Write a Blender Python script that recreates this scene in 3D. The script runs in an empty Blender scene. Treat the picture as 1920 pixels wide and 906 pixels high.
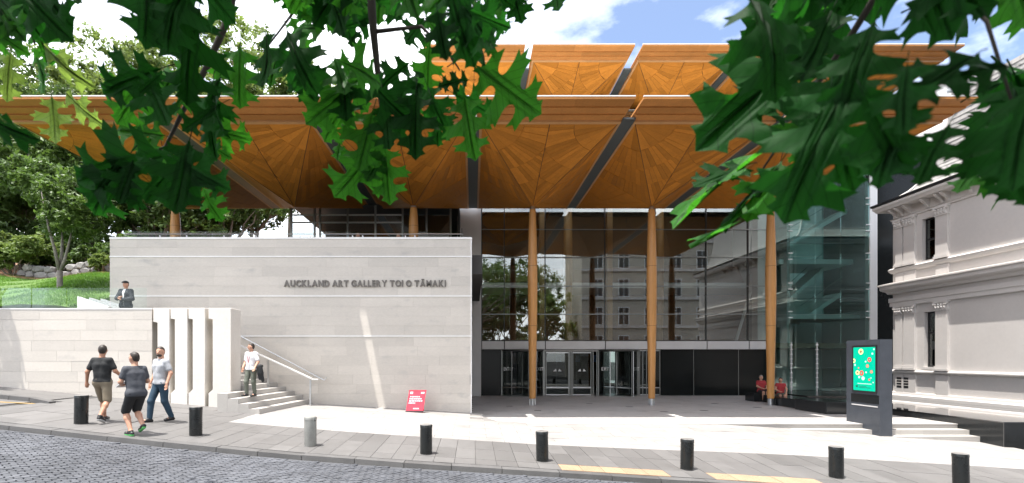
import bpy, bmesh, math, random
import numpy as np
from mathutils import Vector, Matrix

random.seed(7)
rng = np.random.default_rng(7)
sc = bpy.context.scene
COL = sc.collection

# ------------------------------------------------------------------ camera, sky, sun, exposure
FPX, CX, CY, CAMZ = 907.0, 887.0, 672.0, 2.12      # focal length and principal point in photo pixels
cam_d = bpy.data.cameras.new('camera')
cam_d.sensor_width = 36.0
cam_d.lens = FPX / 1920.0 * 36.0
cam_d.shift_x = (960 - CX) / 1920.0
cam_d.shift_y = (CY - 453) / 1920.0
cam_d.clip_start = 0.05
cam_d.clip_end = 2000
cam_d.dof.use_dof = True
cam_d.dof.focus_distance = 17.0
cam_d.dof.aperture_fstop = 4.5
cam = bpy.data.objects.new('camera', cam_d)
cam.location = (0, 0, CAMZ)
cam.rotation_euler = (math.radians(90), 0, 0)
COL.objects.link(cam)
sc.camera = cam

SUN_TRAVEL = Vector((0.20, 0.165, -1.0)).normalized()
to_sun = -SUN_TRAVEL
sun_el = math.asin(to_sun.z)
sun_az = math.atan2(to_sun.x, to_sun.y)

world = bpy.data.worlds.new('World')
sc.world = world
world.use_nodes = True
wn, wl = world.node_tree.nodes, world.node_tree.links
wn.clear()
w_out = wn.new('ShaderNodeOutputWorld')
w_bg = wn.new('ShaderNodeBackground')
w_bg.inputs['Strength'].default_value = 0.125
sky = wn.new('ShaderNodeTexSky')
sky.sky_type = 'NISHITA'
sky.sun_disc = False
sky.sun_elevation = sun_el
sky.sun_rotation = sun_az
sky.air_density = 0.85
sky.dust_density = 2.4
sky.ozone_density = 0.7
# cumulus cloud drifting over the whole sky dome (noise on the view direction)
w_tc = wn.new('ShaderNodeTexCoord')
w_map = wn.new('ShaderNodeMapping')
w_map.inputs['Scale'].default_value = (1.0, 1.0, 1.9)
w_map.inputs['Location'].default_value = (0.55, 0.2, 0.12)
w_n = wn.new('ShaderNodeTexNoise')
w_n.inputs['Scale'].default_value = 1.9
w_n.inputs['Detail'].default_value = 9
w_n.inputs['Roughness'].default_value = 0.55
w_r = wn.new('ShaderNodeValToRGB')
w_r.color_ramp.elements[0].position = 0.40
w_r.color_ramp.elements[1].position = 0.60
w_mix = wn.new('ShaderNodeMix')
w_mix.data_type = 'RGBA'
w_mix.inputs['B'].default_value = (11.5, 11.6, 11.9, 1)
wl.new(w_tc.outputs['Generated'], w_map.inputs['Vector'])
wl.new(w_map.outputs['Vector'], w_n.inputs['Vector'])
wl.new(w_n.outputs['Fac'], w_r.inputs['Fac'])
wl.new(w_r.outputs['Color'], w_mix.inputs['Factor'])
wl.new(sky.outputs['Color'], w_mix.inputs['A'])
wl.new(w_mix.outputs['Result'], w_bg.inputs['Color'])
wl.new(w_bg.outputs['Background'], w_out.inputs['Surface'])

sun_d = bpy.data.lights.new('sun', 'SUN')
sun_d.energy = 3.7
sun_d.angle = math.radians(0.5)
sun_d.color = (1.0, 0.965, 0.91)
sun = bpy.data.objects.new('sun', sun_d)
sun.location = (0, 0, 60)
sun.rotation_euler = SUN_TRAVEL.to_track_quat('-Z', 'Y').to_euler()
COL.objects.link(sun)

sc.view_settings.view_transform = 'Standard'
sc.view_settings.look = 'None'
sc.view_settings.exposure = 1.42
sc.view_settings.gamma = 1.0
sc.view_settings.use_curve_mapping = False
sc.render.engine = 'CYCLES'
cy = sc.cycles
cy.max_bounces = 9
cy.diffuse_bounces = 5
cy.glossy_bounces = 5
cy.transmission_bounces = 6
cy.transparent_max_bounces = 20
cy.sample_clamp_indirect = 6.0
cy.caustics_reflective = False
cy.caustics_refractive = False
cy.use_denoising = True
try:
    cy.denoiser = 'OPENIMAGEDENOISE'
except Exception:
    pass

# ------------------------------------------------------------------ helpers
def P(px, py, d):
    """point at depth d that the photograph shows at pixel (px, py)"""
    return Vector(((px - CX) / FPX * d, d, CAMZ + (CY - py) / FPX * d))

ORIGIN = {}

def reg(o, parent):
    COL.objects.link(o)
    if parent is not None:
        o.parent = parent
        o.matrix_parent_inverse = Matrix.Translation(-ORIGIN.get(parent.name, Vector((0, 0, 0))))
    return o

def empty(name, loc, label, cat, group=None):
    o = bpy.data.objects.new(name, None)
    o.location = loc
    o.empty_display_size = 0.2
    COL.objects.link(o)
    ORIGIN[o.name] = Vector(loc)
    return tag(o, label, cat, group)

def tag(o, label=None, cat=None, group=None, kind=None):
    if label: o['label'] = label
    if cat: o['category'] = cat
    if group: o['group'] = group
    if kind: o['kind'] = kind
    return o

def mesh_from(name, v, f, mat=None, smooth=False):
    me = bpy.data.meshes.new(name)
    me.from_pydata([tuple(p) for p in v] if not isinstance(v, np.ndarray) else v.tolist(), [], f if not isinstance(f, np.ndarray) else f.tolist())
    if mat is not None:
        me.materials.append(mat)
    if smooth:
        me.polygons.foreach_set('use_smooth', [True] * len(me.polygons))
    me.update()
    return me

def put(name, me, parent=None, loc=None, kind=None):
    o = bpy.data.objects.new(name, me)
    if loc is not None:
        o.location = loc
    reg(o, parent)
    if kind: o['kind'] = kind
    return o

HEXA = [(0, 3, 2, 1), (4, 5, 6, 7), (0, 1, 5, 4), (1, 2, 6, 5), (2, 3, 7, 6), (3, 0, 4, 7)]

class MB:
    def __init__(s):
        s.v = []; s.f = []
    def add(s, vs, fs):
        b = len(s.v)
        s.v += [tuple(p) for p in vs]
        s.f += [tuple(i + b for i in q) for q in fs]
        return s
    def hexa(s, p):
        return s.add(p, HEXA)
    def box(s, x0, x1, y0, y1, z0, z1):
        return s.hexa([(x0, y0, z0), (x1, y0, z0), (x1, y1, z0), (x0, y1, z0),
                       (x0, y0, z1), (x1, y0, z1), (x1, y1, z1), (x0, y1, z1)])
    def cbox(s, c, h, rz=0.0):
        ca, sa = math.cos(rz), math.sin(rz)
        pts = []
        for z in (-1, 1):
            for x, y in ((-1, -1), (1, -1), (1, 1), (-1, 1)):
                a, b = x * h[0], y * h[1]
                pts.append((c[0] + a * ca - b * sa, c[1] + a * sa + b * ca, c[2] + z * h[2]))
        return s.hexa(pts)
    def prism(s, outline, d0, d1, fn):
        """outline: 2D points; fn(u, v, d) -> 3D point"""
        n = len(outline)
        vs = [fn(u, v, d0) for u, v in outline] + [fn(u, v, d1) for u, v in outline]
        fs = [tuple(range(n))[::-1], tuple(range(n, 2 * n))]
        fs += [(i, (i + 1) % n, n + (i + 1) % n, n + i) for i in range(n)]
        return s.add(vs, fs)
    def tube(s, pts, rad, n=8, cap=True):
        pts = [Vector(p) for p in pts]
        if not hasattr(rad, '__len__'): rad = [rad] * len(pts)
        rings = []
        up = None
        for i, p in enumerate(pts):
            t = (pts[min(i + 1, len(pts) - 1)] - pts[max(i - 1, 0)]).normalized()
            if up is None:
                up = Vector((0, 0, 1)) if abs(t.z) < 0.9 else Vector((1, 0, 0))
            a = t.cross(up).normalized()
            up = a.cross(t).normalized()
            rings.append([p + (a * math.cos(2 * math.pi * k / n) + up * math.sin(2 * math.pi * k / n)) * rad[i] for k in range(n)])
        vs = [q for r in rings for q in r]
        fs = []
        for i in range(len(pts) - 1):
            for k in range(n):
                k2 = (k + 1) % n
                fs.append((i * n + k, i * n + k2, (i + 1) * n + k2, (i + 1) * n + k))
        if cap:
            fs.append(tuple(range(n))[::-1])
            fs.append(tuple((len(pts) - 1) * n + k for k in range(n)))
        return s.add(vs, fs)
    def lathe(s, prof, c, n=24):
        """prof: list of (r, z); closed on both ends"""
        vs, fs = [], []
        for r, z in prof:
            for k in range(n):
                a = 2 * math.pi * k / n
                vs.append((c[0] + r * math.cos(a), c[1] + r * math.sin(a), c[2] + z))
        for i in range(len(prof) - 1):
            for k in range(n):
                k2 = (k + 1) % n
                fs.append((i * n + k, i * n + k2, (i + 1) * n + k2, (i + 1) * n + k))
        fs.append(tuple(range(n))[::-1])
        fs.append(tuple((len(prof) - 1) * n + k for k in range(n)))
        return s.add(vs, fs)
    def build(s, name, mat, parent=None, smooth=False, kind=None):
        return put(name, mesh_from(name, s.v, s.f, mat, smooth), parent, kind=kind)

def shade_auto(o, ang=35):
    me = o.data
    me.polygons.foreach_set('use_smooth', [True] * len(me.polygons))
    try:
        me.set_sharp_from_angle(angle=math.radians(ang))
    except Exception:
        pass
    return o

def bevel(o, w, seg=2):
    bm = bmesh.new(); bm.from_mesh(o.data)
    bmesh.ops.bevel(bm, geom=list(bm.edges), offset=w, segments=seg, affect='EDGES', profile=0.6)
    bm.to_mesh(o.data); bm.free()
    return o

# ------------------------------------------------------------------ materials
def mat(name, col, rough=0.6, metal=0.0, nz=(), rnd=0.0, bump=None, spec=0.5, coat=0.0, dirt=None, stretch=(1, 1, 1), local=False):
    m = bpy.data.materials.new(name)
    m.use_nodes = True
    nt = m.node_tree; n, l = nt.nodes, nt.links
    bs = n['Principled BSDF']
    bs.inputs['Roughness'].default_value = rough
    bs.inputs['Metallic'].default_value = metal
    bs.inputs['Specular IOR Level'].default_value = spec
    bs.inputs['Coat Weight'].default_value = coat
    if local:
        pos = n.new('ShaderNodeTexCoord').outputs['Object']
    else:
        pos = n.new('ShaderNodeNewGeometry').outputs['Position']
    mp = n.new('ShaderNodeMapping'); mp.inputs['Scale'].default_value = stretch
    l.new(pos, mp.inputs['Vector'])
    val = None
    def mul(a, b):
        x = n.new('ShaderNodeMath'); x.operation = 'MULTIPLY'
        l.new(a, x.inputs[0]); l.new(b, x.inputs[1]); return x.outputs[0]
    def ramp(src, lo, hi):
        x = n.new('ShaderNodeMapRange')
        x.inputs['From Min'].default_value = 0.25; x.inputs['From Max'].default_value = 0.75
        x.inputs['To Min'].default_value = lo; x.inputs['To Max'].default_value = hi
        l.new(src, x.inputs['Value']); return x.outputs['Result']
    for sca, amt in nz:
        t = n.new('ShaderNodeTexNoise'); t.inputs['Scale'].default_value = sca; t.inputs['Detail'].default_value = 5
        l.new(mp.outputs['Vector'], t.inputs['Vector'])
        r = ramp(t.outputs['Fac'], 1 - amt, 1 + amt)
        val = r if val is None else mul(val, r)
    if rnd:
        oi = n.new('ShaderNodeObjectInfo')
        x = n.new('ShaderNodeMapRange')
        x.inputs['To Min'].default_value = 1 - rnd; x.inputs['To Max'].default_value = 1 + rnd
        l.new(oi.outputs['Random'], x.inputs['Value'])
        val = x.outputs['Result'] if val is None else mul(val, x.outputs['Result'])
    if val is None:
        bs.inputs['Base Color'].default_value = (*col, 1)
    else:
        mx = n.new('ShaderNodeVectorMath'); mx.operation = 'SCALE'
        mx.inputs[0].default_value = col
        l.new(val, mx.inputs['Scale'])
        out = mx.outputs['Vector']
        if dirt:
            dcol, dsc, lo, hi = dirt
            t = n.new('ShaderNodeTexNoise'); t.inputs['Scale'].default_value = dsc; t.inputs['Detail'].default_value = 8
            l.new(mp.outputs['Vector'], t.inputs['Vector'])
            x = n.new('ShaderNodeMapRange'); x.inputs['From Min'].default_value = lo; x.inputs['From Max'].default_value = hi
            l.new(t.outputs['Fac'], x.inputs['Value'])
            mm = n.new('ShaderNodeMix'); mm.data_type = 'RGBA'
            l.new(x.outputs['Result'], mm.inputs['Factor']); l.new(out, mm.inputs['A'])
            mm.inputs['B'].default_value = (*dcol, 1)
            out = mm.outputs['Result']
        l.new(out, bs.inputs['Base Color'])
        rr = n.new('ShaderNodeMath'); rr.operation = 'MULTIPLY'; rr.use_clamp = True
        rr.inputs[1].default_value = rough; l.new(val, rr.inputs[0]); l.new(rr.outputs[0], bs.inputs['Roughness'])
    if bump:
        sca, st = bump
        t = n.new('ShaderNodeTexNoise'); t.inputs['Scale'].default_value = sca; t.inputs['Detail'].default_value = 6
        l.new(mp.outputs['Vector'], t.inputs['Vector'])
        b = n.new('ShaderNodeBump'); b.inputs['Strength'].default_value = st; b.inputs['Distance'].default_value = 0.01
        l.new(t.outputs['Fac'], b.inputs['Height']); l.new(b.outputs['Normal'], bs.inputs['Normal'])
    return m

def glass(name, tint, refl=0.06, rough=0.0, boost=1.0):
    m = bpy.data.materials.new(name); m.use_nodes = True
    n, l = m.node_tree.nodes, m.node_tree.links
    n.clear()
    out = n.new('ShaderNodeOutputMaterial'); mx = n.new('ShaderNodeMixShader')
    tr = n.new('ShaderNodeBsdfTransparent'); tr.inputs['Color'].default_value = (*tint, 1)
    gl = n.new('ShaderNodeBsdfGlossy'); gl.inputs['Roughness'].default_value = rough
    gl.inputs['Color'].default_value = (0.92, 0.96, 0.95, 1)
    fr = n.new('ShaderNodeFresnel'); fr.inputs['IOR'].default_value = 1.5
    a = n.new('ShaderNodeMath'); a.operation = 'MULTIPLY_ADD'; a.use_clamp = True
    a.inputs[1].default_value = boost; a.inputs[2].default_value = refl
    l.new(fr.outputs['Fac'], a.inputs[0]); l.new(a.outputs[0], mx.inputs['Fac'])
    l.new(tr.outputs[0], mx.inputs[1]); l.new(gl.outputs[0], mx.inputs[2]); l.new(mx.outputs[0], out.inputs['Surface'])
    return m

def leafmat(name, col, tcol, tfac=0.4, rough=0.45, nz=(2.0, 0.3), rnd=0.15, veins=False, spec=.35):
    m = bpy.data.materials.new(name); m.use_nodes = True
    n, l = m.node_tree.nodes, m.node_tree.links
    bs = n['Principled BSDF']; out = n['Material Output']
    bs.inputs['Roughness'].default_value = rough
    bs.inputs['Specular IOR Level'].default_value = spec
    geo = n.new('ShaderNodeNewGeometry')
    t = n.new('ShaderNodeTexNoise'); t.inputs['Scale'].default_value = nz[0]; t.inputs['Detail'].default_value = 3
    l.new(geo.outputs['Position'], t.inputs['Vector'])
    r = n.new('ShaderNodeMapRange'); r.inputs['From Min'].default_value = .25; r.inputs['From Max'].default_value = .75
    r.inputs['To Min'].default_value = 1 - nz[1]; r.inputs['To Max'].default_value = 1 + nz[1]
    l.new(t.outputs['Fac'], r.inputs['Value'])
    oi = n.new('ShaderNodeObjectInfo')
    x = n.new('ShaderNodeMapRange'); x.inputs['To Min'].default_value = 1 - rnd; x.inputs['To Max'].default_value = 1 + rnd
    l.new(oi.outputs['Random'], x.inputs['Value'])
    mu = n.new('ShaderNodeMath'); mu.operation = 'MULTIPLY'
    l.new(r.outputs['Result'], mu.inputs[0]); l.new(x.outputs['Result'], mu.inputs[1])
    fac = mu.outputs[0]
    if veins:
        tc = n.new('ShaderNodeTexCoord'); sx = n.new('ShaderNodeSeparateXYZ'); l.new(tc.outputs['Object'], sx.inputs['Vector'])
        ab = n.new('ShaderNodeMath'); ab.operation = 'ABSOLUTE'; l.new(sx.outputs['Y'], ab.inputs[0])
        # side veins leave the midrib at about 45 degrees: bands of x - |y|
        su = n.new('ShaderNodeMath'); su.operation = 'SUBTRACT'; l.new(sx.outputs['X'], su.inputs[0]); l.new(ab.outputs[0], su.inputs[1])
        sc_ = n.new('ShaderNodeMath'); sc_.operation = 'MULTIPLY'; sc_.inputs[1].default_value = 8.5; l.new(su.outputs[0], sc_.inputs[0])
        fr = n.new('ShaderNodeMath'); fr.operation = 'FRACT'; l.new(sc_.outputs[0], fr.inputs[0])
        lt = n.new('ShaderNodeMath'); lt.operation = 'LESS_THAN'; lt.inputs[1].default_value = 0.09; l.new(fr.outputs[0], lt.inputs[0])
        md = n.new('ShaderNodeMath'); md.operation = 'LESS_THAN'; md.inputs[1].default_value = 0.010; l.new(ab.outputs[0], md.inputs[0])
        mxx = n.new('ShaderNodeMath'); mxx.operation = 'MAXIMUM'; l.new(lt.outputs[0], mxx.inputs[0]); l.new(md.outputs[0], mxx.inputs[1])
        ad = n.new('ShaderNodeMath'); ad.operation = 'MULTIPLY_ADD'; ad.inputs[1].default_value = -0.35; ad.inputs[2].default_value = 1.0
        l.new(mxx.outputs[0], ad.inputs[0])
        m2 = n.new('ShaderNodeMath'); m2.operation = 'MULTIPLY'; l.new(fac, m2.inputs[0]); l.new(ad.outputs[0], m2.inputs[1]); fac = m2.outputs[0]
    def sc3(c):
        v = n.new('ShaderNodeVectorMath'); v.operation = 'SCALE'; v.inputs[0].default_value = c
        l.new(fac, v.inputs['Scale']); return v.outputs['Vector']
    l.new(sc3(col), bs.inputs['Base Color'])
    tr = n.new('ShaderNodeBsdfTranslucent'); l.new(sc3(tcol), tr.inputs['Color'])
    mx = n.new('ShaderNodeMixShader'); mx.inputs['Fac'].default_value = tfac
    l.new(bs.outputs[0], mx.inputs[1]); l.new(tr.outputs[0], mx.inputs[2]); l.new(mx.outputs[0], out.inputs['Surface'])
    return m

M = {}
M['wood'] = mat('kauri_board', (0.51, 0.198, 0.031), 0.55, nz=((3.0, .10), (22, .10)), rnd=0.21, spec=0.15)
M['wood_fascia'] = mat('kauri_fascia', (0.47, 0.205, 0.06), 0.55, nz=((2.0, .10), (14, .10)), rnd=0.14, spec=.2)
M['wood_trim'] = mat('pale_timber_trim', (0.55, 0.30, 0.13), 0.5, nz=((3.0, .1),), rnd=.08)
M['wood_back'] = mat('kauri_shadow_gap', (0.06, 0.025, 0.01), 0.7)
M['wood_col'] = mat('kauri_column', (0.52, 0.25, 0.075), 0.38, nz=((1.2, .10), (9, .12)), stretch=(3, 3, .25), spec=.5)
M['wood_col_in'] = mat('interior_column_timber', (0.52, 0.30, 0.12), 0.5, nz=((2, .12),))
M['steel'] = mat('brushed_steel', (0.55, 0.56, 0.57), 0.32, metal=1.0, nz=((8, .08),))
M['alu'] = mat('pale_aluminium', (0.62, 0.61, 0.60), 0.42, metal=0.0, nz=((1.5, .05),))
M['flash'] = mat('white_metal_flashing', (0.80, 0.80, 0.79), 0.4)
M['roof_pale'] = mat('pale_roof_membrane', (0.62, 0.61, 0.59), 0.6, nz=((1, .06),))
M['gutter'] = mat('dark_grey_gutter', (0.075, 0.085, 0.085), 0.45, nz=((2, .15),))
M['darkmetal'] = mat('dark_mullion_metal', (0.05, 0.047, 0.042), 0.4, metal=.3)
M['greymetal'] = mat('grey_transom_metal', (0.30, 0.31, 0.30), 0.35, metal=.6)
M['black'] = mat('black_polished_panel', (0.007, 0.009, 0.009), 0.20, nz=((1.2, .15),), spec=.22)
M['granite_black'] = mat('black_granite', (0.016, 0.018, 0.019), 0.14, nz=((60, .35), (3, .12)), spec=.5)
M['granite_top'] = mat('black_granite_polished', (0.015, 0.016, 0.017), 0.035, nz=((60, .3),), spec=1.0, coat=1.0)
M['granite_sign'] = mat('grey_granite', (0.055, 0.062, 0.075), 0.36, nz=((90, .30), (5, .10), (1.1, .08)), bump=(120, .08))
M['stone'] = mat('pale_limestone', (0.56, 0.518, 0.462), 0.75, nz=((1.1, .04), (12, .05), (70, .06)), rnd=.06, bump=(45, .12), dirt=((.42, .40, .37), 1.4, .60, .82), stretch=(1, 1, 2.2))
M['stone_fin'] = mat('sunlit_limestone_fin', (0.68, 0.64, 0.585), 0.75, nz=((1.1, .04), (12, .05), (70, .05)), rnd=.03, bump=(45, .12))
M['stone_band'] = mat('limestone_band', (0.80, 0.785, 0.76), 0.7, nz=((6, .05),), rnd=.03)
M['stone_joint'] = mat('stone_backing', (0.44, 0.425, 0.40), 0.9)
M['stone_step'] = mat('limestone_step', (0.40, 0.38, 0.355), 0.7, nz=((2, .05), (40, .06)), rnd=.05)
M['paver'] = mat('pale_granite_paver', (0.275, 0.262, 0.250), 0.65, nz=((.45, .07), (4, .04), (90, .07)), rnd=.05, bump=(60, .10), dirt=((.20, .19, .18), 1.1, .54, .80))
M['paver_terrace'] = mat('granite_paver_shade_lift', (0.40, 0.382, 0.365), 0.55, nz=((.45, .09), (4, .05), (90, .07)), rnd=.05, bump=(60, .08), dirt=((.27, .255, .24), 1.1, .54, .80))  # forecourt paver made paler: fill light for the shaded terrace put into the colour
M['paver_joint'] = mat('paver_joint', (0.19, 0.18, 0.17), 0.9)
M['basalt'] = mat('grey_basalt_slab', (0.122, 0.117, 0.113), 0.6, nz=((.6, .09), (7, .06), (80, .10)), rnd=.10, bump=(60, .12), dirt=((.085, .081, .077), 1.2, .58, .85))
M['basalt_joint'] = mat('basalt_joint', (0.05, 0.048, 0.046), 0.9)
M['kerb'] = mat('bluestone_kerb', (0.095, 0.092, 0.09), 0.65, nz=((3, .15), (40, .15)), rnd=.12)
M['sett'] = mat('bluestone_sett', (0.082, 0.086, 0.097), 0.55, nz=((.35, .25), (2.2, .20), (9, .22), (60, .12)), bump=(40, .2))
M['sett_joint'] = mat('sett_joint', (0.072, 0.074, 0.080), 0.9)
M['tactile'] = mat('yellow_tactile_paver', (0.30, 0.205, 0.13), 0.7, nz=((5, .08), (50, .08)), rnd=.05)
M['grass_ground'] = mat('turf', (0.075, 0.14, 0.022), 0.9, nz=((.5, .25), (8, .25)), bump=(30, .4))
M['soil'] = mat('bark_mulch', (0.22, 0.11, 0.06), 0.95, nz=((6, .3), (40, .3)), bump=(40, .5))
M['rock'] = mat('rough_basalt_rock', (0.22, 0.21, 0.20), 0.85, nz=((3, .25), (20, .25)), rnd=.25, bump=(14, .6))
M['bark'] = mat('tree_bark', (0.16, 0.13, 0.10), 0.9, nz=((5, .3), (30, .25)), bump=(20, .6), stretch=(1, 1, .3))
M['bark_pale'] = mat('pale_bark', (0.20, 0.18, 0.155), 0.9, nz=((5, .35), (20, .25)), bump=(20, .5), stretch=(1, 1, .5))
M['twig'] = mat('twig_bark', (0.035, 0.026, 0.018), 0.8)
M['stucco'] = mat('pale_mauve_stucco', (0.55, 0.52, 0.495), 0.8, nz=((.8, .04), (9, .03), (60, .03)), bump=(50, .06))
M['stucco_trim'] = mat('pale_stucco_moulding', (0.58, 0.55, 0.525), 0.75, nz=((2, .04), (30, .03)))
M['slate'] = mat('pale_roof_slate', (0.27, 0.262, 0.252), 0.7, nz=((4, .12), (30, .1)), rnd=.10)
M['window_dark'] = mat('dark_window_frame', (0.02, 0.02, 0.022), 0.4)
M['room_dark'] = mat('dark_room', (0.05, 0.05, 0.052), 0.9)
M['glass'] = glass('clear_facade_glass', (0.87, 0.89, 0.88), refl=.08, boost=1.0)
M['glass_green'] = glass('green_tint_glass', (0.72, 0.89, 0.87), refl=.05, boost=1.0)
M['glass_bal'] = glass('balustrade_glass', (0.95, 0.98, 0.965), refl=.0, boost=.2)
M['glass_dark'] = glass('dark_entrance_glass', (0.50, 0.55, 0.53), refl=.02, boost=.7)
M['glass_win'] = glass('window_glass', (0.86, .89, .9), refl=.12, boost=1.0)
M['white_paint'] = mat('white_plaster', (0.74, 0.74, 0.72), 0.6, nz=((2, .03),))
M['grey_paint'] = mat('grey_plaster', (0.36, 0.37, 0.36), 0.7, nz=((2, .05),))
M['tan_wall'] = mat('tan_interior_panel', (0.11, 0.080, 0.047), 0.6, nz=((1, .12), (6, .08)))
M['int_floor'] = mat('interior_timber_floor', (0.25, 0.16, 0.09), 0.4, nz=((2, .1),))
M['letter'] = mat('bronze_letter', (0.16, 0.145, 0.13), 0.5, metal=.4)
M['print_white'] = mat('white_print', (0.78, 0.78, 0.78), 0.6)
M['print_blue'] = mat('blue_poster', (0.18, 0.30, 0.55), 0.5, nz=((9, .3),))
M['red'] = mat('red_sign_panel', (0.66, 0.045, 0.075), 0.45, nz=((3, .05),))
M['red_print'] = mat('pink_white_print', (0.80, 0.62, 0.63), 0.6)
M['bollard_black'] = mat('black_bollard_paint', (0.012, 0.014, 0.014), 0.30, nz=((6, .2), (40, .15)), spec=.5)
M['bollard_grey'] = mat('grey_bollard_metal', (0.30, 0.30, 0.28), 0.45, metal=.35, nz=((5, .12), (40, .08)))
M['bollard_cap'] = mat('worn_bollard_cap', (0.22, 0.21, 0.20), 0.5, metal=.4, nz=((12, .2),))

# ------------------------------------------------------------------ ground levels
SX = [-60, -25, -16, -8.71, -6.08, -3.52, -1.0, 1.47, 4.45, 7.45, 9.88, 16, 25, 60]
SZ = [5.6, 2.3, 1.36, .64, .39, .18, .03, -.09, -.245, -.395, -.505, -.78, -1.2, -2.6]
FX = [-60, -25, -14.67, -7.5, -5.8, -.06, 2.0, 7.65, 15.7, 25, 60]
FZ = [5.6, 2.25, 1.24, .56, .46, .12, 0, 0, -.46, -1.0, -2.5]
def ykerb(x): return 9.62 - .052 * x
def yband(x): return 12.25 - .058 * x
Y_FAR = 15.3
def ground(x, y):
    s = float(np.interp(x, SX, SZ)); f = float(np.interp(x, FX, FZ))
    k = ykerb(x)
    t = min(max((y - k) / (Y_FAR - k), 0), 1)
    return s + (f - s) * t
def street(x): return float(np.interp(x, SX, SZ)) - .075

def sheet(name, xs, ys, zf, m, parent=None, kind='structure'):
    v = [(x, y, zf(x, y)) for y in ys for x in xs]
    nx = len(xs)
    f = [(j * nx + i, j * nx + i + 1, (j + 1) * nx + i + 1, (j + 1) * nx + i) for j in range(len(ys) - 1) for i in range(nx - 1)]
    return put(name, mesh_from(name, v, f, m), parent, kind=kind)

# one sheet under everything, out to the horizon
gx = sorted(set([-600, -300, -150, -80, -60] + list(range(-40, 41, 2)) + [60, 80, 150, 300, 600]))
gy = sorted(set([-600, -300, -150, -80, -40, -20] + list(range(-14, 44, 2)) + [50, 60, 80, 150, 300, 600, 900]))
def gz(x, y):
    x = max(-60, min(60, x))
    if y < ykerb(x): return street(x) - .12
    return ground(x, y) - .12
sheet('ground', gx, gy, gz, M['basalt_joint'])

# road: bedding sheet and a carpet of diagonal setts
rx = [-45 + i * 1.5 for i in range(61)]
def kclip(x, y): return min(y, ykerb(x) - .02)
ryn = 14
v = []; nx = len(rx)
for j in range(ryn):
    for x in rx:
        y0, y1 = -9.0, ykerb(x) - .13
        y = y0 + (y1 - y0) * j / (ryn - 1)
        v.append((x, y, street(x) - .022))
f = [(j * nx + i, j * nx + i + 1, (j + 1) * nx + i + 1, (j + 1) * nx + i) for j in range(ryn - 1) for i in range(nx - 1)]
road = put('road', mesh_from('road', v, f, M['sett_joint']), kind='structure')

def make_setts():
    L, W, G = .18, .088, .008
    ang = math.radians(52)
    ca, sa = math.cos(ang), math.sin(ang)
    us = np.arange(-32, 32, L); ws = np.arange(-32, 32, W)
    U, Wv = np.meshgrid(us, ws)
    row = (np.round(Wv / W).astype(int)) % 2
    U = U + row * L * .5
    cx = U * ca - Wv * sa; cyy = U * sa + Wv * ca + 2
    yk = 9.62 - .052 * cx
    keep = (np.abs(cx) < 20) & (cyy > 1.5) & (cyy < yk - .26)
    # setts the camera can look at (plus a margin on each side)
    keep &= (np.abs(cx + 1.0) < cyy * 1.25 + 3.0)
    cx, cyy = cx[keep], cyy[keep]
    n = len(cx)
    hl = (L - G) / 2 + rng.uniform(-.004, .003, n); hw = (W - G) / 2 + rng.uniform(-.003, .002, n)
    dz = rng.uniform(-.004, .005, n)
    tx = rng.uniform(-.03, .03, n); ty = rng.uniform(-.03, .03, n)
    V = np.zeros((n, 8, 3)); q = [(-1, -1), (1, -1), (1, 1), (-1, 1)]
    for k, (a, b) in enumerate(q):
        for lay, (shr, zz) in enumerate(((1.0, -.03), (.92, 0.0))):
            lx = a * hl * shr; ly = b * hw * shr
            X = cx + lx * ca - ly * sa; Y = cyy + lx * sa + ly * ca
            Z = np.interp(X, SX, SZ) - .075 + zz + dz + (lx * tx + ly * ty if lay else 0)
            V[:, k + 4 * lay, 0] = X; V[:, k + 4 * lay, 1] = Y; V[:, k + 4 * lay, 2] = Z
    fb = np.array([(4, 5, 6, 7), (0, 1, 5, 4), (1, 2, 6, 5), (2, 3, 7, 6), (3, 0, 4, 7)])
    F = (fb[None] + (np.arange(n) * 8)[:, None, None]).reshape(-1, 4)
    me = mesh_from('setts', V.reshape(-1, 3), F, M['sett'])
    put('sett_paving', me, road, kind='stuff')
make_setts()

def slab_mesh(name, x0, x1, y0, y1, zf, th, m, gap=.006, lift=0.0, skewy=0.0):
    """a paving slab whose four corners follow the ground"""
    c = [(x0 + gap, y0 + gap), (x1 - gap, y0 + gap), (x1 - gap, y1 - gap), (x0 + gap, y1 - gap)]
    c = [(a, b + skewy * a) for a, b in c]
    v = [(a, b, zf(a, b) + lift - th) for a, b in c] + [(a, b, zf(a, b) + lift) for a, b in c]
    return mesh_from(name, v, HEXA, m)

# kerb stones along the footpath
kerb = put('kerb', mesh_from('kerb', [(-30, ykerb(-30) - .1, street(-30) - .2), (-30, ykerb(-30), street(-30) - .2), (-29.9, ykerb(-30), street(-30) - .2)], [(0, 1, 2)], M['kerb']), kind='structure')
x = -19.0
while x < 16.5:
    w = random.uniform(.85, 1.25)
    d = random.uniform(-.006, .006)
    a, b = x + .006, x + w - .006
    pts = []
    for lz in (0, 1):
        for xx, yy in ((a, ykerb(a) - .125), (b, ykerb(b) - .125), (b, ykerb(b) + .125), (a, ykerb(a) + .125)):
            base = street(xx)
            pts.append((xx, yy + (.02 if lz and yy < ykerb(xx) else 0), base - .1 if not lz else base + .073 + d + random.uniform(-.004, .004)))
    put('kerb_stone', mesh_from('kerb_stone', pts, HEXA, M['kerb']), kerb)
    x += w

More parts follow.
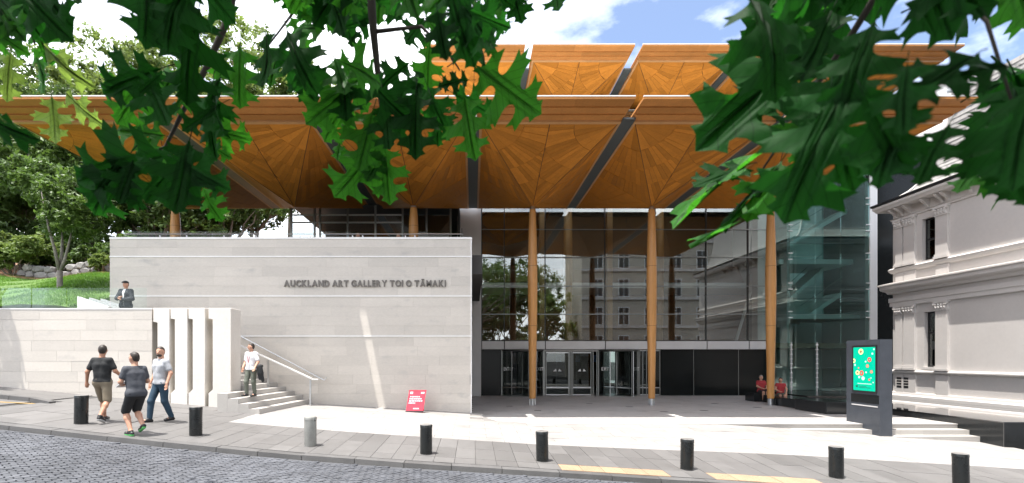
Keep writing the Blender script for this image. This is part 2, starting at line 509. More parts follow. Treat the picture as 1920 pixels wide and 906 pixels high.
# footpath: grey basalt slabs
def zfp(x, y): return ground(x, y)
fx = [-30 + i * 1.0 for i in range(51)]
v = []; nx = len(fx); ny = 6
for j in range(ny):
    for xx in fx:
        y0, y1 = ykerb(xx) + .10, (yband(xx) if xx > -6.4 else 15.02)
        y = y0 + (y1 - y0) * j / (ny - 1)
        v.append((xx, y, ground(xx, y) - .02))
f = [(j * nx + i, j * nx + i + 1, (j + 1) * nx + i + 1, (j + 1) * nx + i) for j in range(ny - 1) for i in range(nx - 1)]
footpath = put('footpath', mesh_from('footpath', v, f, M['basalt_joint']), kind='structure')

TACT = [(1.65, 3.95), (4.75, 6.95)]
def is_tactile(xm, row): return row == 0 and any(a <= xm <= b for a, b in TACT)
W = .43
rows = [(.135, .62), (.62, 1.66), (1.66, 2.72)]
i = 0
x = -6.4 - W * 12
cells = []
while x < 15.0:
    for r, (a, b) in enumerate(rows):
        for (x0, x1) in ([(x, x + W)]):
            cells.append((x0, x1, a, b, r))
    x += W
for x0, x1, a, b, r in cells:
    xm = (x0 + x1) / 2
    c = []
    off = 0 if r != 1 else 0
    for xx, t in ((x0 + .004, a), (x1 - .004, a), (x1 - .004, b), (x0 + .004, b)):
        g = .004 if t == a else -.004
        span = (yband(xx) - ykerb(xx)) / 2.72
        c.append((xx, ykerb(xx) + t * span + g))
    lift = random.uniform(-.002, .003)
    v = [(p, q, ground(p, q) - .03) for p, q in c] + [(p, q, ground(p, q) + lift) for p, q in c]
    tac = is_tactile(xm, r)
    if tac:
        bm = MB(); bm.add(v, HEXA)
        cxm = sum(p[0] for p in c) / 4; cym = sum(p[1] for p in c) / 4
        for ii in range(4):
            for jj in range(4):
                px_, py_ = c[0][0] + (c[1][0] - c[0][0]) * (ii + .5) / 4, c[0][1] + (c[3][1] - c[0][1]) * (jj + .5) / 4
                bm.lathe([(.018, 0), (.012, .005)], (px_, py_, ground(px_, py_) + lift), 6)
        me = mesh_from('tactile_paver', bm.v, bm.f, M['tactile'])
        put('tactile_paver', me, footpath)
    else:
        put('paving_slab', mesh_from('paving_slab', v, HEXA, M['basalt']), footpath)
# the wider basalt apron below the low wall on the left
y = 0
rows2 = [12.62, 13.42, 14.22, 15.0]
for j in range(3):
    x = -6.4 - .62 + (.31 if j % 2 else 0)
    while x > -11.8:
        x0, x1 = x, min(x + .62, -6.4)
        c = []
        for xx, yy in ((x0 + .005, rows2[j]), (x1 - .005, rows2[j]), (x1 - .005, rows2[j + 1]), (x0 + .005, rows2[j + 1])):
            yy = yy if (j or yy > rows2[0]) else yband(xx) 
            c.append((xx, yy + (.005 if yy in (rows2[j],) else -.005)))
        lift = random.uniform(-.002, .003)
        v = [(p, q, ground(p, q) - .03) for p, q in c] + [(p, q, ground(p, q) + lift) for p, q in c]
        put('paving_slab', mesh_from('paving_slab', v, HEXA, M['basalt']), footpath)
        x -= .62
# farther left: larger slabs in one sheet of relief
bm = MB()
for i in range(14):
    for j in range(6):
        x0 = -11.8 - .62 * 2 * (i + 1); x1 = x0 + 1.24
        def yy(xx, t): return ykerb(xx) + .135 + (15.0 - ykerb(xx) - .135) * t / 6
        c = [(x0 + .006, yy(x0, j) + .006), (x1 - .006, yy(x1, j) + .006), (x1 - .006, yy(x1, j + 1) - .006), (x0 + .006, yy(x0, j + 1) - .006)]
        bm.add([(p, q, ground(p, q) - .03) for p, q in c] + [(p, q, ground(p, q) + random.uniform(-.002, .003)) for p, q in c], HEXA)
bm.build('far_paving_slabs', M['basalt'], footpath, kind='stuff')

# the pale granite forecourt
YT = 15.66
fx = [-6.4 + i * .8 for i in range(29)]
v = []; nx = len(fx); ny = 10
def yfar(x): return 17.75 if x < 0.1 else YT + .3
for j in range(ny):
    for xx in fx:
        y0, y1 = yband(xx) - .01, yfar(xx)
        y = y0 + (y1 - y0) * j / (ny - 1)
        v.append((xx, y, ground(xx, y) - .02))
f = [(j * nx + i, j * nx + i + 1, (j + 1) * nx + i + 1, (j + 1) * nx + i) for j in range(ny - 1) for i in range(nx - 1)]
forecourt = put('forecourt', mesh_from('forecourt', v, f, M['paver_joint']), kind='structure')
npv = 0
row = 0
y = 12.25
PH = .46
while y < 17.7:
    x = -6.4 - (.45 if row % 2 else 0)
    while x < 16.0:
        x0, x1 = max(x, -6.395), min(x + .9, 16.0)
        x += .9
        if x1 - x0 < .1: continue
        c = []
        ok = True
        for xx, yy in ((x0 + .003, y), (x1 - .003, y), (x1 - .003, y + PH), (x0 + .003, y + PH)):
            yy = yy - .058 * xx * max(0, 1 - (yy - 12.25) / 3.2)     # rows swing from the street's line to the building's
            c.append((xx, yy))
        ymax = yfar((x0 + x1) / 2)
        xm_ = (x0 + x1) / 2
        if xm_ > .1: ymax = YT if ground(xm_, 15.3) > -.15 else (15.30 if ground(xm_, 15.3) > -.30 else 14.98)
        c = [(a, min(b, ymax) + (.003 if k < 2 else -.003)) for k, (a, b) in enumerate(c)]
        if c[2][1] - c[1][1] < .06: continue
        lift = random.uniform(-.001, .002)
        v = [(p, q, ground(p, q) - .03) for p, q in c] + [(p, q, ground(p, q) + lift) for p, q in c]
        put('granite_paver', mesh_from('granite_paver', v, HEXA, M['paver']), forecourt)
        npv += 1
    y += PH; row += 1

# level entrance terrace (below: dark floor lights let into it) with steps growing out of the slope on the right
terrace = put('entrance_terrace', mesh_from('entrance_terrace', *(lambda b: (b.v, b.f))(MB().box(-.06, 23.5, YT + .02, 29.0, -1.2, -.02)), M['stone_step']), kind='structure')
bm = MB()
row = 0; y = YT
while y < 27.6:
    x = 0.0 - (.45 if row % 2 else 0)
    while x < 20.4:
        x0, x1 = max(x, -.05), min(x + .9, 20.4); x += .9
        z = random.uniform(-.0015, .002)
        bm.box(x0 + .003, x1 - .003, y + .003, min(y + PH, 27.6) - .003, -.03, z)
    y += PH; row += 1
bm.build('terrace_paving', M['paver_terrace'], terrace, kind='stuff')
for (ya, yb_, z0, z1) in ((15.30, 15.665, -.9, -.150), (14.98, 15.305, -.9, -.300)):
    x = 7.0
    while x < 15.7:
        w = min(random.uniform(1.3, 1.7), 15.7 - x)
        MB().box(x + .002, x + w - .002, ya, yb_, z0, z1).build('step_stone', M['stone_step'], terrace)
        x += w

for i, (px_, py_) in enumerate(((955, 762), (1008, 770), (1180, 763), (1245, 772), (1420, 764), (1105, 757), (1340, 757), (1320, 770))):
    d = CAMZ * FPX / (py_ - CY); x = (px_ - CX) / FPX * d
    MB().box(x - .14, x + .14, d - .09, d + .09, -.01, .006).build('floor_light', M['darkmetal'], terrace)

# ------------------------------------------------------------------ timber canopies on tapering columns
S = 5.377
def tri_boards(C, A, B, rings, wboard, out, rs):
    """fan of boards round corner C, filling triangle C-A-B; returns list of 4-point boards"""
    C, A, B = Vector(C), Vector(A), Vector(B)
    e1 = (A - C); L1 = e1.length; e1 = e1 / L1
    nrm = (A - C).cross(B - C).normalized()
    if nrm.z > 0: nrm = -nrm                       # boards face down
    e2 = (B - C) - e1 * (B - C).dot(e1); e2.normalize()
    angB = math.atan2((B - C).dot(e2), (B - C).dot(e1))
    a2 = Vector((L1, 0)); b2 = Vector(((B - C).dot(e1), (B - C).dot(e2)))
    def R(t):
        d = Vector((math.cos(t), math.sin(t))); e = b2 - a2
        den = d.x * e.y - d.y * e.x
        return (a2.x * e.y - a2.y * e.x) / den
    def pt(t, r, off): return C + e1 * (r * math.cos(t)) + e2 * (r * math.sin(t)) + nrm * off
    for k in range(len(rings) - 1):
        r0, r1 = rings[k], rings[k + 1]
        n = max(2, int(round(angB * (r0 + r1) / 2 / wboard)))
        ph = rs.uniform(-.25, .25)
        ts = [0] + [min(max((i + ph * .8) / n, .01), .99) * angB for i in range(1, n)] + [angB]
        for i in range(n):
            t0, t1 = ts[i], ts[i + 1]
            g = .004
            da0, da1 = g / max(r0, .2), g / max(r1, .2)
            q = []
            R0, R1 = R(t0 + 1e-4), R(t1 - 1e-4)
            if min(R0, R1) <= r0 + .03 and max(R0, R1) <= r0 + .05: continue
            sp = rs.uniform(-.10, .10) if k else 0
            rr0 = r0 + g
            pts = [(t0 + da0, min(rr0, R0 - .01)), (t1 - da0, min(rr0, R1 - .01)), (t1 - da1, min(r1 - g, R1 - .012)), (t0 + da1, min(r1 - g, R0 - .012))]
            off = rs.uniform(.002, .012)
            up = [pt(t, r, -.02) for t, r in pts]; dn = [pt(t, r, off) for t, r in pts]
            out.append((up, dn))

def make_canopy(name, label, group, c, yt, yb, yback, ztop, zs, zap, wt, zbase, col=True, rings=None, wb=.175, seed=1, xtra=(0, 0)):
    """c = (x, y) of the apex; everything else in world metres. xtra widens the left / right end."""
    rs = random.Random(seed)
    cx, yc = c
    root = empty(name, (cx, yc, zbase), label, 'canopy', group)
    insy = [0, .46, .86, 1.20, 1.36] if yb - yt > 1.2 else [0, .42, .70, .95, yb - yt]
    insx = [i * .077 for i in insy]
    zb = [ztop - .115, ztop - .16, ztop - .205, zs - .004]
    wl_, wr_ = -wt - xtra[0], wt + xtra[1]
    # roof slab and flashing
    MB().box(cx + wl_ + .02, cx + wr_ - .02, yt + .04, yback, ztop - .06, ztop - .012).build('roof_deck', M['roof_pale'], root)
    MB().box(cx + wl_, cx + wr_, yt - .012, yt + .05, ztop - .035, ztop).build('flashing', M['flash'], root)
    for j in range(4):
        y0, y1 = yt + insy[j], yt + insy[j + 1] + (.05 if j < 3 else .0)
        x0, x1 = cx + wl_ + insx[j], cx + wr_ - insx[j]
        zt = ztop - .04 if j == 0 else zb[j - 1] + .01
        m_ = M['wood_trim'] if j == 3 else M['wood_fascia']
        cut = cx + rs.uniform(-.8, .8)
        for a, b in ((x0, cut - .002), (cut + .002, x1)):
            MB().box(a, b, y0, y1, zb[j], zt).build('fascia_board', m_, root)
        # returns down both sides
        for sgn, xe in ((1, x1), (-1, x0)):
            xa, xb = (xe - .09, xe) if sgn > 0 else (xe, xe + .09)
            MB().box(xa + .002, xb - .002, y1 + .003, yback - .02 - .01 * j, zb[j] + .002, zt).build('side_fascia_board', m_, root)
    # soffit
    xl, xr = cx + wl_ + insx[3] + .09, cx + wr_ - insx[3] - .09
    ybk = yback - .1
    ap = (cx, yc, zap)
    FL, FR, BL, BR = (xl, yb, zs), (xr, yb, zs), (xl, ybk, zs), (xr, ybk, zs)
    FM, LM, RM = (cx, yb, zs), (xl, yc, zs), (xr, yc, zs)
    bk = [(p[0], p[1], p[2] + .03) for p in (ap, FL, FR, BR, BL)]
    put('soffit_backing', mesh_from('soffit_backing', bk, [(0, 2, 1), (0, 3, 2), (0, 4, 3), (0, 1, 4)], M['wood_back']), root)
    rings = rings or [.03, 1.5, 2.7, 3.8, 5.8]
    boards = []
    for C, A in ((FL, FM), (FR, FM)):
        tri_boards(C, A, ap, rings, wb, boards, rs)
    for C, A in ((FL, LM), (FR, RM)):
        tri_boards(C, A, ap, [r * 1.06 for r in rings], wb * 1.25, boards, rs)
    for up, dn in boards:
        put('soffit_board', mesh_from('soffit_board', up + dn, [(0, 1, 2, 3), (7, 6, 5, 4), (0, 4, 5, 1), (1, 5, 6, 2), (2, 6, 7, 3), (3, 7, 4, 0)], M['wood']), root)
    bb = []
    for C, A in ((BL, LM), (BR, RM), (BL, (cx, ybk, zs)), (BR, (cx, ybk, zs))):
        tri_boards(C, A, ap, rings, wb * 2, bb, rs)
    bm = MB()
    for up, dn in bb:
        bm.add(up + dn, [(0, 1, 2, 3), (7, 6, 5, 4), (0, 4, 5, 1), (1, 5, 6, 2), (2, 6, 7, 3), (3, 7, 4, 0)])
    bm.build('rear_soffit_boards', M['wood'], root, kind='stuff')
    for e, nm in ((FM, 'mid_seam'), (FL, 'ridge_seam'), (FR, 'ridge_seam')):
        a, b = Vector(ap) + Vector((0, 0, -.012)), Vector(e) + Vector((0, 0, -.010))
        MB().tube([a.lerp(b, .03), b], .011, 4).build(nm, M['wood_back'], root)
    if col:
        h = zap - zbase
        prof = [(.125, .30), (.145, .30 + .02), (.165, .20 * h), (.205, .42 * h), (.222, .62 * h), (.215, .70 * h), (.19, .84 * h), (.155, .965 * h), (.135, .985 * h)]
        o = MB().lathe(prof, (cx, yc, zbase), 20).build('column', M['wood_col'], root); shade_auto(o)
        for zz, r in ((.40 * h, .2022), (.70 * h, .2157)):
            shade_auto(MB().lathe([(r + .0015, -.006), (r + .0015, .006)], (cx, yc, zbase + zz), 20).build('column_joint', M['wood_back'], root))
        b = MB().lathe([(.11, 0), (.11, .30)], (cx, yc, zbase), 16)
        b.box(cx - .14, cx + .14, yc - .012, yc + .012, zbase, zbase + .28)
        b.build('column_shoe', M['steel'], root)
        shade_auto(MB().lathe([(.135, 0), (.12, .10), (.10, .16)], (cx, yc, zbase + .985 * h - .005), 16).build('column_cap', M['steel'], root))
    return root

YTL, YBL, YCOL, YBACK = 15.61, 16.96, 21.85, 26.6
names = [('leftmost big timber canopy overhanging the lawn side, its outer edge free', 0), ('second timber canopy from the left, above the stone wall with steps', 0),
         ('timber canopy above the wall lettering, left of the middle gap', 0), ('timber canopy on the leftmost forecourt column, beside the stone wall end', 0),
         ('timber canopy on the middle forecourt column', 0), ('rightmost lower timber canopy on the column beside the seated people', 0)]
for k in range(-3, 3):
    base = 0.0 if k >= 0 else 6.02
    make_canopy('timber_canopy', names[k + 3][0], 'lower row of timber canopies', ((k + .5) * S, YCOL), YTL, YBL, YBACK, 10.605, 10.33, 8.96,
                S / 2 - .129, base, col=(k != -2), seed=20 + k, xtra=(.0 if k > -3 else .1, .42 if k == 2 else 0))
# gutters closing the rear of the gaps between the canopies
for k in range(-2, 3):
    y0g = 16.62 if k > -2 else 15.75
    o = MB().box(k * S - .22, k * S + .22, y0g, 26.5, 10.335, 10.40)
    o.box(k * S - .22, k * S - .20, y0g, 26.5, 10.40, 10.50); o.box(k * S + .20, k * S + .22, y0g, 26.5, 10.40, 10.50)
    lab = {-2: 'dark gutter between the two leftmost lower canopies', -1: 'dark gutter left of the canopy above the lettering', 0: 'dark gutter in the middle gap above the stone wall end',
           1: 'dark gutter between the left and middle column canopies', 2: 'dark gutter between the middle and rightmost column canopies'}[k]
    tag(o.build('roof_gutter', M['gutter']), lab, 'gutter', 'gutters between the lower canopies')

# upper row, set back over the roof
Y2 = 23.67
upl = ['leftmost canopy of the upper row, behind the leaves', 'second upper timber canopy, left of the sky notch', 'middle canopy of the upper row',
       'fourth upper timber canopy, half hidden by leaves', 'rightmost upper timber canopy, almost hidden by dark leaves']
for i in range(5):
    make_canopy('timber_canopy', upl[i], 'upper row of timber canopies', ((i + .01) * S, 28.35), Y2, Y2 + 1.08, 32.5, 17.52, 17.27, 16.2, S / 2 - .19, 12.0,
                col=False, rings=[.03, 1.3, 2.3, 3.3, 4.4, 6], wb=.21, seed=50 + i)
for i in range(4):
    o = MB().box((i + .51) * S - .2, (i + .51) * S + .2, 25.4, 32.3, 17.29, 17.36)
    lab = ['leftmost gutter between the upper canopies', 'gutter right of the second upper canopy', 'gutter right of the middle upper canopy', 'rightmost gutter between the upper canopies'][i]
    tag(o.build('roof_gutter', M['gutter']), lab, 'gutter', 'gutters between the upper canopies')

# ------------------------------------------------------------------ stone wall with the lettering
WY = 17.7
def py2z(py, d): return CAMZ + (CY - py) * d / FPX
def px2x(px, d): return (px - CX) * d / FPX
WX0, WX1, WZ = px2x(206, WY), px2x(884, WY), py2z(445, WY)
swall = empty('stone_wall', ((WX0 + WX1) / 2, WY, 0), 'tall pale limestone wall carrying the gallery name', 'wall')
MB().box(WX0 + .03, WX1 - .03, WY + .03, WY + .55, -.3, WZ - .02).build('wall_core', M['stone_joint'], swall)
bands = [py2z(480, WY), py2z(554, WY), py2z(629, WY)]
levels = [WZ - .07]
def courses(z_hi, z_lo, n):
    return [z_hi + (z_lo - z_hi) * i / n for i in range(n + 1)]
sections = [(WZ - .07, bands[0], 2), (bands[0] - .05, bands[1], 4), (bands[1] - .05, bands[2], 4), (bands[2] - .05, -.22, 9)]
for hi, lo, n in sections:
    cs = courses(hi, lo, n)
    for a, b in zip(cs[:-1], cs[1:]):
        x = WX0 - random.uniform(0, 1.2)
        while x < WX1:
            w = random.uniform(1.1, 2.6)
            x0, x1 = max(x, WX0), min(x + w, WX1)
            x += w
            if x1 - x0 < .15: 
                continue
            if ground((x0 + x1) / 2, 17.7) > a - .02: continue
            pr = random.uniform(0, .004)
            MB().box(x0 + .0012, x1 - .0012, WY - pr, WY + .05, b + .0012, a - .0012).build('stone_block', M['stone'], swall)
for z in bands:
    MB().box(WX0 - .004, WX1 + .02, WY - .022, WY + .05, z - .048, z - .002).build('string_course', M['stone_band'], swall)
MB().box(WX0 - .01, WX1 + .02, WY - .02, WY + .57, WZ - .068, WZ).build('coping', M['stone_band'], swall)
MB().box(WX1 - .03, WX1 + .012, WY - .004, WY + .56, -.25, WZ - .07).build('end_facing', M['stone_band'], swall)

# raised letters
FONT = {}
def letter_mesh(ch, size, depth, offs, m):
    key = (ch, size, depth, offs, m.name)
    if key in FONT: return FONT[key]
    cu = bpy.data.curves.new('t', 'FONT'); cu.body = ch; cu.size = size; cu.extrude = depth; cu.offset = offs
    cu.resolution_u = 3
    ob = bpy.data.objects.new('t', cu); COL.objects.link(ob)
    dg = bpy.context.evaluated_depsgraph_get(); dg.update()
    me = bpy.data.meshes.new_from_object(ob.evaluated_get(dg))
    COL.objects.unlink(ob); bpy.data.objects.remove(ob)
    me.name = 'letter'; me.materials.clear(); me.materials.append(m)
    xs = [v.co.x for v in me.vertices] or [0, size * .3]
    FONT[key] = (me, min(xs), max(xs))
    return FONT[key]
def write(text, origin, width, cap, depth, m, parent, part='letter', bold=.0, xdir=(1, 0, 0), zdir=(0, 0, 1)):
    """letters set one by one along xdir so that the line has the given width"""
    size = cap / .70
    items = []; x = 0
    gap = cap * (.16)
    for ch in text:
        if ch == ' ': x += cap * .38; continue
        base = 'A' if ch == 'Ā' else ch
        me, a, b = letter_mesh(base, size, depth, bold, m)
        items.append((ch, me, x - a, b - a, x)); x += (b - a) + gap
    k = width / (x - gap)
    X, Z = Vector(xdir), Vector(zdir); N = X.cross(Z)      # towards the reader
    rot = Matrix((X, Z, N)).transposed().to_4x4()
    for ch, me, xo, w, xs in items:
        o = bpy.data.objects.new(part, me)
        o.matrix_basis = Matrix.Translation(Vector(origin) + X * (xo * k)) @ rot @ Matrix.Diagonal((k, 1, 1, 1))
        reg(o, parent)
        if ch == 'Ā':
            c = Vector(origin) + X * ((xs + w / 2) * k) + Z * (cap * 1.13)
            h = w * k * .27
            pts = [c + X * sx * h + Z * sz * cap * .055 + N * sn * depth for sn in (-1, 1) for sx, sz in ((-1, -1), (1, -1), (1, 1), (-1, 1))]
            put('macron', mesh_from('macron', pts, HEXA, m), parent)
lets = empty('wall_lettering', (px2x(533, WY), WY - .03, py2z(537, WY)), 'dark raised capitals spelling the gallery name on the tall stone wall', 'lettering')
write('AUCKLAND ART GALLERY TOI O TĀMAKI', (px2x(533, WY), WY - .030, py2z(537.5, WY)), px2x(836, WY) - px2x(533, WY), .225, .022, M['letter'], lets, bold=.011)

# ------------------------------------------------------------------ low wall and slotted fins by the steps
LY = 15.0
LZ = py2z(578, LY)
lx0, lx1 = px2x(-120, LY), px2x(285, LY)
lwall = empty('low_stone_wall', ((lx0 + lx1) / 2, LY, 1), 'low sunlit limestone wall behind the three walking men', 'wall')
MB().box(lx0, lx1 - .03, LY + .03, LY + .45, 0, LZ - .02).build('wall_core', M['stone_joint'], lwall)
cs = courses(LZ - .04, .1, 11)
for a, b in zip(cs[:-1], cs[1:]):
    x = lx0 - random.uniform(0, 1)
    while x < lx1:
        w = random.uniform(.9, 2.0); x0, x1 = max(x, lx0), min(x + w, lx1); x += w
        if x1 - x0 < .12 or ground((x0 + x1) / 2, LY) > a: continue
        MB().box(x0 + .002, x1 - .002, LY - random.uniform(0, .004), LY + .05, b + .002, a - .002).build('stone_block', M['stone'], lwall)
MB().box(lx0, lx1 + .01, LY - .012, LY + .47, LZ - .038, LZ).build('coping', M['stone_band'], lwall)
fins = [(288, 318.5, .030, 0, 'leftmost'), (320.5, 352, .052, 1, 'second from left of the'), (354, 385, .052, 1, 'third from left of the'), (391.5, 433.5, .062, 1, 'rightmost and widest of the')]
for i, (pa, pb, nw, full, nm) in enumerate(fins):
    xa, xb = px2x(pa, LY), px2x(pb, LY)
    gz_ = ground((xa + xb) / 2, LY) - .15
    n = .13
    zlo, zhi = py2z(738, LY), py2z(598 if i else 604, LY)
    out = [(xa, gz_), (xb, gz_), (xb, LZ), (xa, LZ), (xa, zhi), (xa + n, zhi - .02), (xa + n, zlo + .12), (xa, zlo)]
    b = MB().prism(out, LY - .02, LY + .62, lambda u, v, d: (u, d, v))
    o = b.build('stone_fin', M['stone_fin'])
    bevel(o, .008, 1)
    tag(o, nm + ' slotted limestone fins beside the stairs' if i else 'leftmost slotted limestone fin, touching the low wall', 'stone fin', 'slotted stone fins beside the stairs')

# stairs climbing to the left behind the fins
stairs = empty('outdoor_stairs', (-8, 16, .5), 'pale limestone steps climbing left behind the stone fins', 'stairs')
TR, RI = .31, .152
def nos(i, y): return -5.92 - TR * i - .108 * (17.6 - y)
for i in range(17):
    z1 = .63 + RI * i
    z0 = z1 - RI - .25
    y0 = 14.22 if nos(i, 14.2) > -7.25 else 15.66
    y1 = 17.69
    mid = y0 + (y1 - y0) * random.uniform(.35, .65)
    for a, b in ((y0, mid - .0025), (mid + .0025, y1)):
        xa, xb = nos(i, a), nos(i, b)
        dep = TR - .003
        z0 = .1 if y0 < 15 else z1 - .5
        if i == 16: dep += .3
        back, backb = xa - dep, xb - dep
        pts = [(back, a, z0), (xa, a, z0), (xb, b, z0), (backb, b, z0), (back, a, z1), (xa, a, z1), (xb, b, z1), (backb, b, z1)]
        put('step', mesh_from('step', pts, HEXA, M['stone_step']), stairs)
# solid under the steps at the front end
landing = MB().box(-19.5, nos(16, 17) - .3, 15.5, 17.68, 2.6, 3.04).build('stair_landing', M['stone_step'])
tag(landing, 'stone landing behind the low wall where the guard stands', 'landing')
# metal handrail on posts
hr = empty('handrail', (-5.7, 17.0, .47), 'flat metal stair handrail on two posts', 'handrail')
def flatrail(a, b, w, t):
    a, b = Vector(a), Vector(b)
    d = (b - a).normalized(); sd = Vector((0, 1, 0)); up = d.cross(sd).normalized()
    if up.z < 0: up = -up
    return [p + sd * sx * w + up * sz * t for p in (a, b) for sx, sz in ((-1, -1), (1, -1), (1, 1), (-1, 1))]
RY = 17.0
put('rail', mesh_from('rail', flatrail((px2x(584, RY), RY, py2z(710, RY)), (px2x(404, RY), RY, py2z(626, RY)), .055, .022), HEXA, M['alu']), hr)
put('rail_end', mesh_from('rail_end', flatrail((px2x(597, RY), RY, py2z(711.5, RY)), (px2x(584, RY) + .012, RY, py2z(711.2, RY)), .055, .020), HEXA, M['alu']), hr)
for pxx, pb_, pt_ in ((582, 760, 712), (503, 727, 675)):
    xx = px2x(pxx, RY)
    MB().box(xx - .028, xx + .028, RY - .02, RY + .02, py2z(pb_ + 2, RY), py2z(pt_, RY)).build('post', M['steel'], hr)
wr = empty('wall_handrail', (-6, 17.6, 1.3), 'thin steel handrail fixed to the tall stone wall above the stairs', 'handrail')
WR = 17.58
pts = [Vector((px2x(a, WR), WR, py2z(b, WR))) for a, b in ((612, 708), (608, 713), (600, 709), (452, 631), (430, 620))]
shade_auto(MB().tube(pts, .021, 8).build('rail', M['steel'], wr))
for t in (.1, .48, .85):
    p = pts[2].lerp(pts[4], t)
    MB().tube([p, p + Vector((0, .05, -.05)), p + Vector((0, .125, -.05))], .012, 6).build('bracket', M['steel'], wr)

# glass balustrade on the low wall
bal = empty('glass_balustrade', (-12, 15.1, LZ), 'frameless glass balustrade on top of the low stone wall', 'balustrade')
for pa, pb in ((-110, -20), (-18, 58), (60, 124), (126, 206), (208, 275)):
    MB().box(px2x(pa, 15.12), px2x(pb, 15.12), 15.11, 15.125, LZ - .1 + .1, py2z(540, 15.12)).build('glass_panel', M['glass_bal'], bal)
# white sloping slabs (lower flight parapet) seen through that glass
par = empty('sloping_parapet', (px2x(180, 17), 17.2, 3.04), 'pale sloping stone parapet behind the glass left of the guard', 'parapet')
for k in range(3):
    xa, xb = px2x(158 + 9 * k, 16.9), px2x(214 + 9 * k, 16.9)
    out = [(xa, 3.04), (xb, 3.04), (xb, py2z(577, 16.9)), (xa, py2z(558, 16.9))]
    MB().prism(out, 16.6 + .3 * k, 16.78 + .3 * k, lambda u, v, d: (u, d, v)).build('slab', M['stone_band'], par)

# ------------------------------------------------------------------ upper terrace behind the stone wall
TZ = 6.02
terr2 = MB().box(WX0 + .05, .35, WY + .56, 40, 5.3, TZ - .004).build('upper_terrace', M['basalt_joint']); tag(terr2, kind='structure')
b2 = empty('terrace_balustrade', (-6, 18.0, TZ), 'glass balustrade with steel rail along the top of the tall stone wall', 'balustrade')
xx = WX0 + .3
while xx < WX1 - .6:
    w = 1.42
    MB().box(xx, min(xx + w - .02, WX1 - .3), 18.0, 18.015, TZ, 6.84).build('glass_panel', M['glass_bal'], b2)
    for q in (.3, 1.1):
        if xx + q < WX1 - .3: MB().lathe([(.03, 0), (.03, .03)], (0, 0, 0), 10)
    xx += w
MB().tube([(WX0 + .3, 17.98, 6.74), (WX1 - .3, 17.98, 6.74)], .018, 6).build('rail', M['steel'], b2)
for px_ in (562, 581, 661, 680, 760, 778, 480, 420, 350, 300):
    p = Vector((px2x(px_, 17.98), 17.98, 6.66))
    MB().tube([p - Vector((0, .02, 0)), p + Vector((0, .03, 0))], .026, 10).build('glass_clamp', M['flash'], b2)
xx = px2x(866, 18.0)
MB().box(xx - .015, xx + .015, 17.97, 18.03, TZ, 6.95).build('end_post', M['darkmetal'], b2)

# glazed pavilion on the terrace
PY = 25.6
pav = empty('terrace_pavilion', (-5.5, PY, TZ), 'glazed pavilion on the terrace under the canopies', 'pavilion')
ptop = 10.2
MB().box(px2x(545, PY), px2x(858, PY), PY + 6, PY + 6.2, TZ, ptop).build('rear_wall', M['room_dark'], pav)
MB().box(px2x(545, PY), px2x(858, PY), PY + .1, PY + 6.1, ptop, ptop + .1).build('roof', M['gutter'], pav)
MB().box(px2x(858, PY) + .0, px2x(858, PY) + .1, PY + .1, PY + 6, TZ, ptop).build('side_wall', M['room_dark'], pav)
mm = [546, 590, 600, 652, 704, 755, 775, 800, 845]
for a, b in zip(mm[:-1], mm[1:]):
    if b - a < 15: continue
    MB().box(px2x(a, PY) + .05, px2x(b, PY) - .05, PY, PY + .02, TZ + .05, ptop - .5).build('pane', M['glass_win'], pav)
for a in mm:
    MB().box(px2x(a, PY) - .05, px2x(a, PY) + .05, PY - .05, PY + .07, TZ, ptop - .002).build('mullion', M['greymetal'], pav)
for z in (ptop - .5, ptop - .9):
    MB().box(px2x(546, PY), px2x(755, PY), PY - .04, PY - .01, z - .04, z + .04).build('transom', M['alu'], pav)
for k in range(3):
    z = 8.65 - .13 * k
    MB().box(px2x(778, PY), px2x(842, PY), PY - .12, PY - .05, z, z + .07).build('louvre', M['alu'], pav)

# ------------------------------------------------------------------ glass front of the atrium
GY = 27.3
gx0, gx1 = px2x(903, GY), px2x(1440, GY)
pier = MB().box(px2x(858, 26.9), px2x(902, 26.9), 26.9, 28.0, 0, 10.9).build('concrete_pier', M['alu'])
tag(pier, 'pale grey pier between the stone wall and the glass front', 'pier')
bevel(pier, .02, 1)
cw = empty('glass_curtain_wall', ((gx0 + gx1) / 2, GY, 2.63), 'tall clear glass curtain wall of the atrium with thin grey transoms', 'glass wall')
zt = [py2z(638, GY)] + [py2z(p, GY) for p in (589.5, 537, 483, 431, 379)] + [12.5, 14.2, 16.1]
vx = [gx0 + .02] + [px2x(p, GY) for p in (945.5, 1022, 1134, 1228, 1323.5, 1402)] + [gx1]
for a, b in zip(vx[:-1], vx[1:]):
    for z0, z1 in zip(zt[:-1], zt[1:]):
        o = MB().box(a + .012, b - .012, GY, GY + .016, z0 + .012, z1 - .012).build('pane', M['glass'], cw)
        o.rotation_euler = (0, 0, 0)
for i, a in enumerate(vx):
    MB().box(a - .022, a + .022, GY - .06, GY + .10, zt[0] - .30, zt[-1]).build('mullion', M['darkmetal'], cw)
for z in zt[1:]:
    MB().box(gx0, gx1, GY - .085, GY - .065, z - .022, z + .022).build('transom', M['greymetal'], cw)
bx = [gx0] + vx[1:-1] + [gx1]
for a, b in zip(bx[:-1], bx[1:]):
    MB().box(a + .03, b - .03, GY - .16, GY - .10, py2z(655, GY), py2z(640, GY)).build('sill_panel', M['alu'], cw)
MB().box(gx0, gx1, GY - .09, GY + .2, py2z(656, GY) + .02, py2z(638, GY)).build('sill_beam', M['darkmetal'], cw)

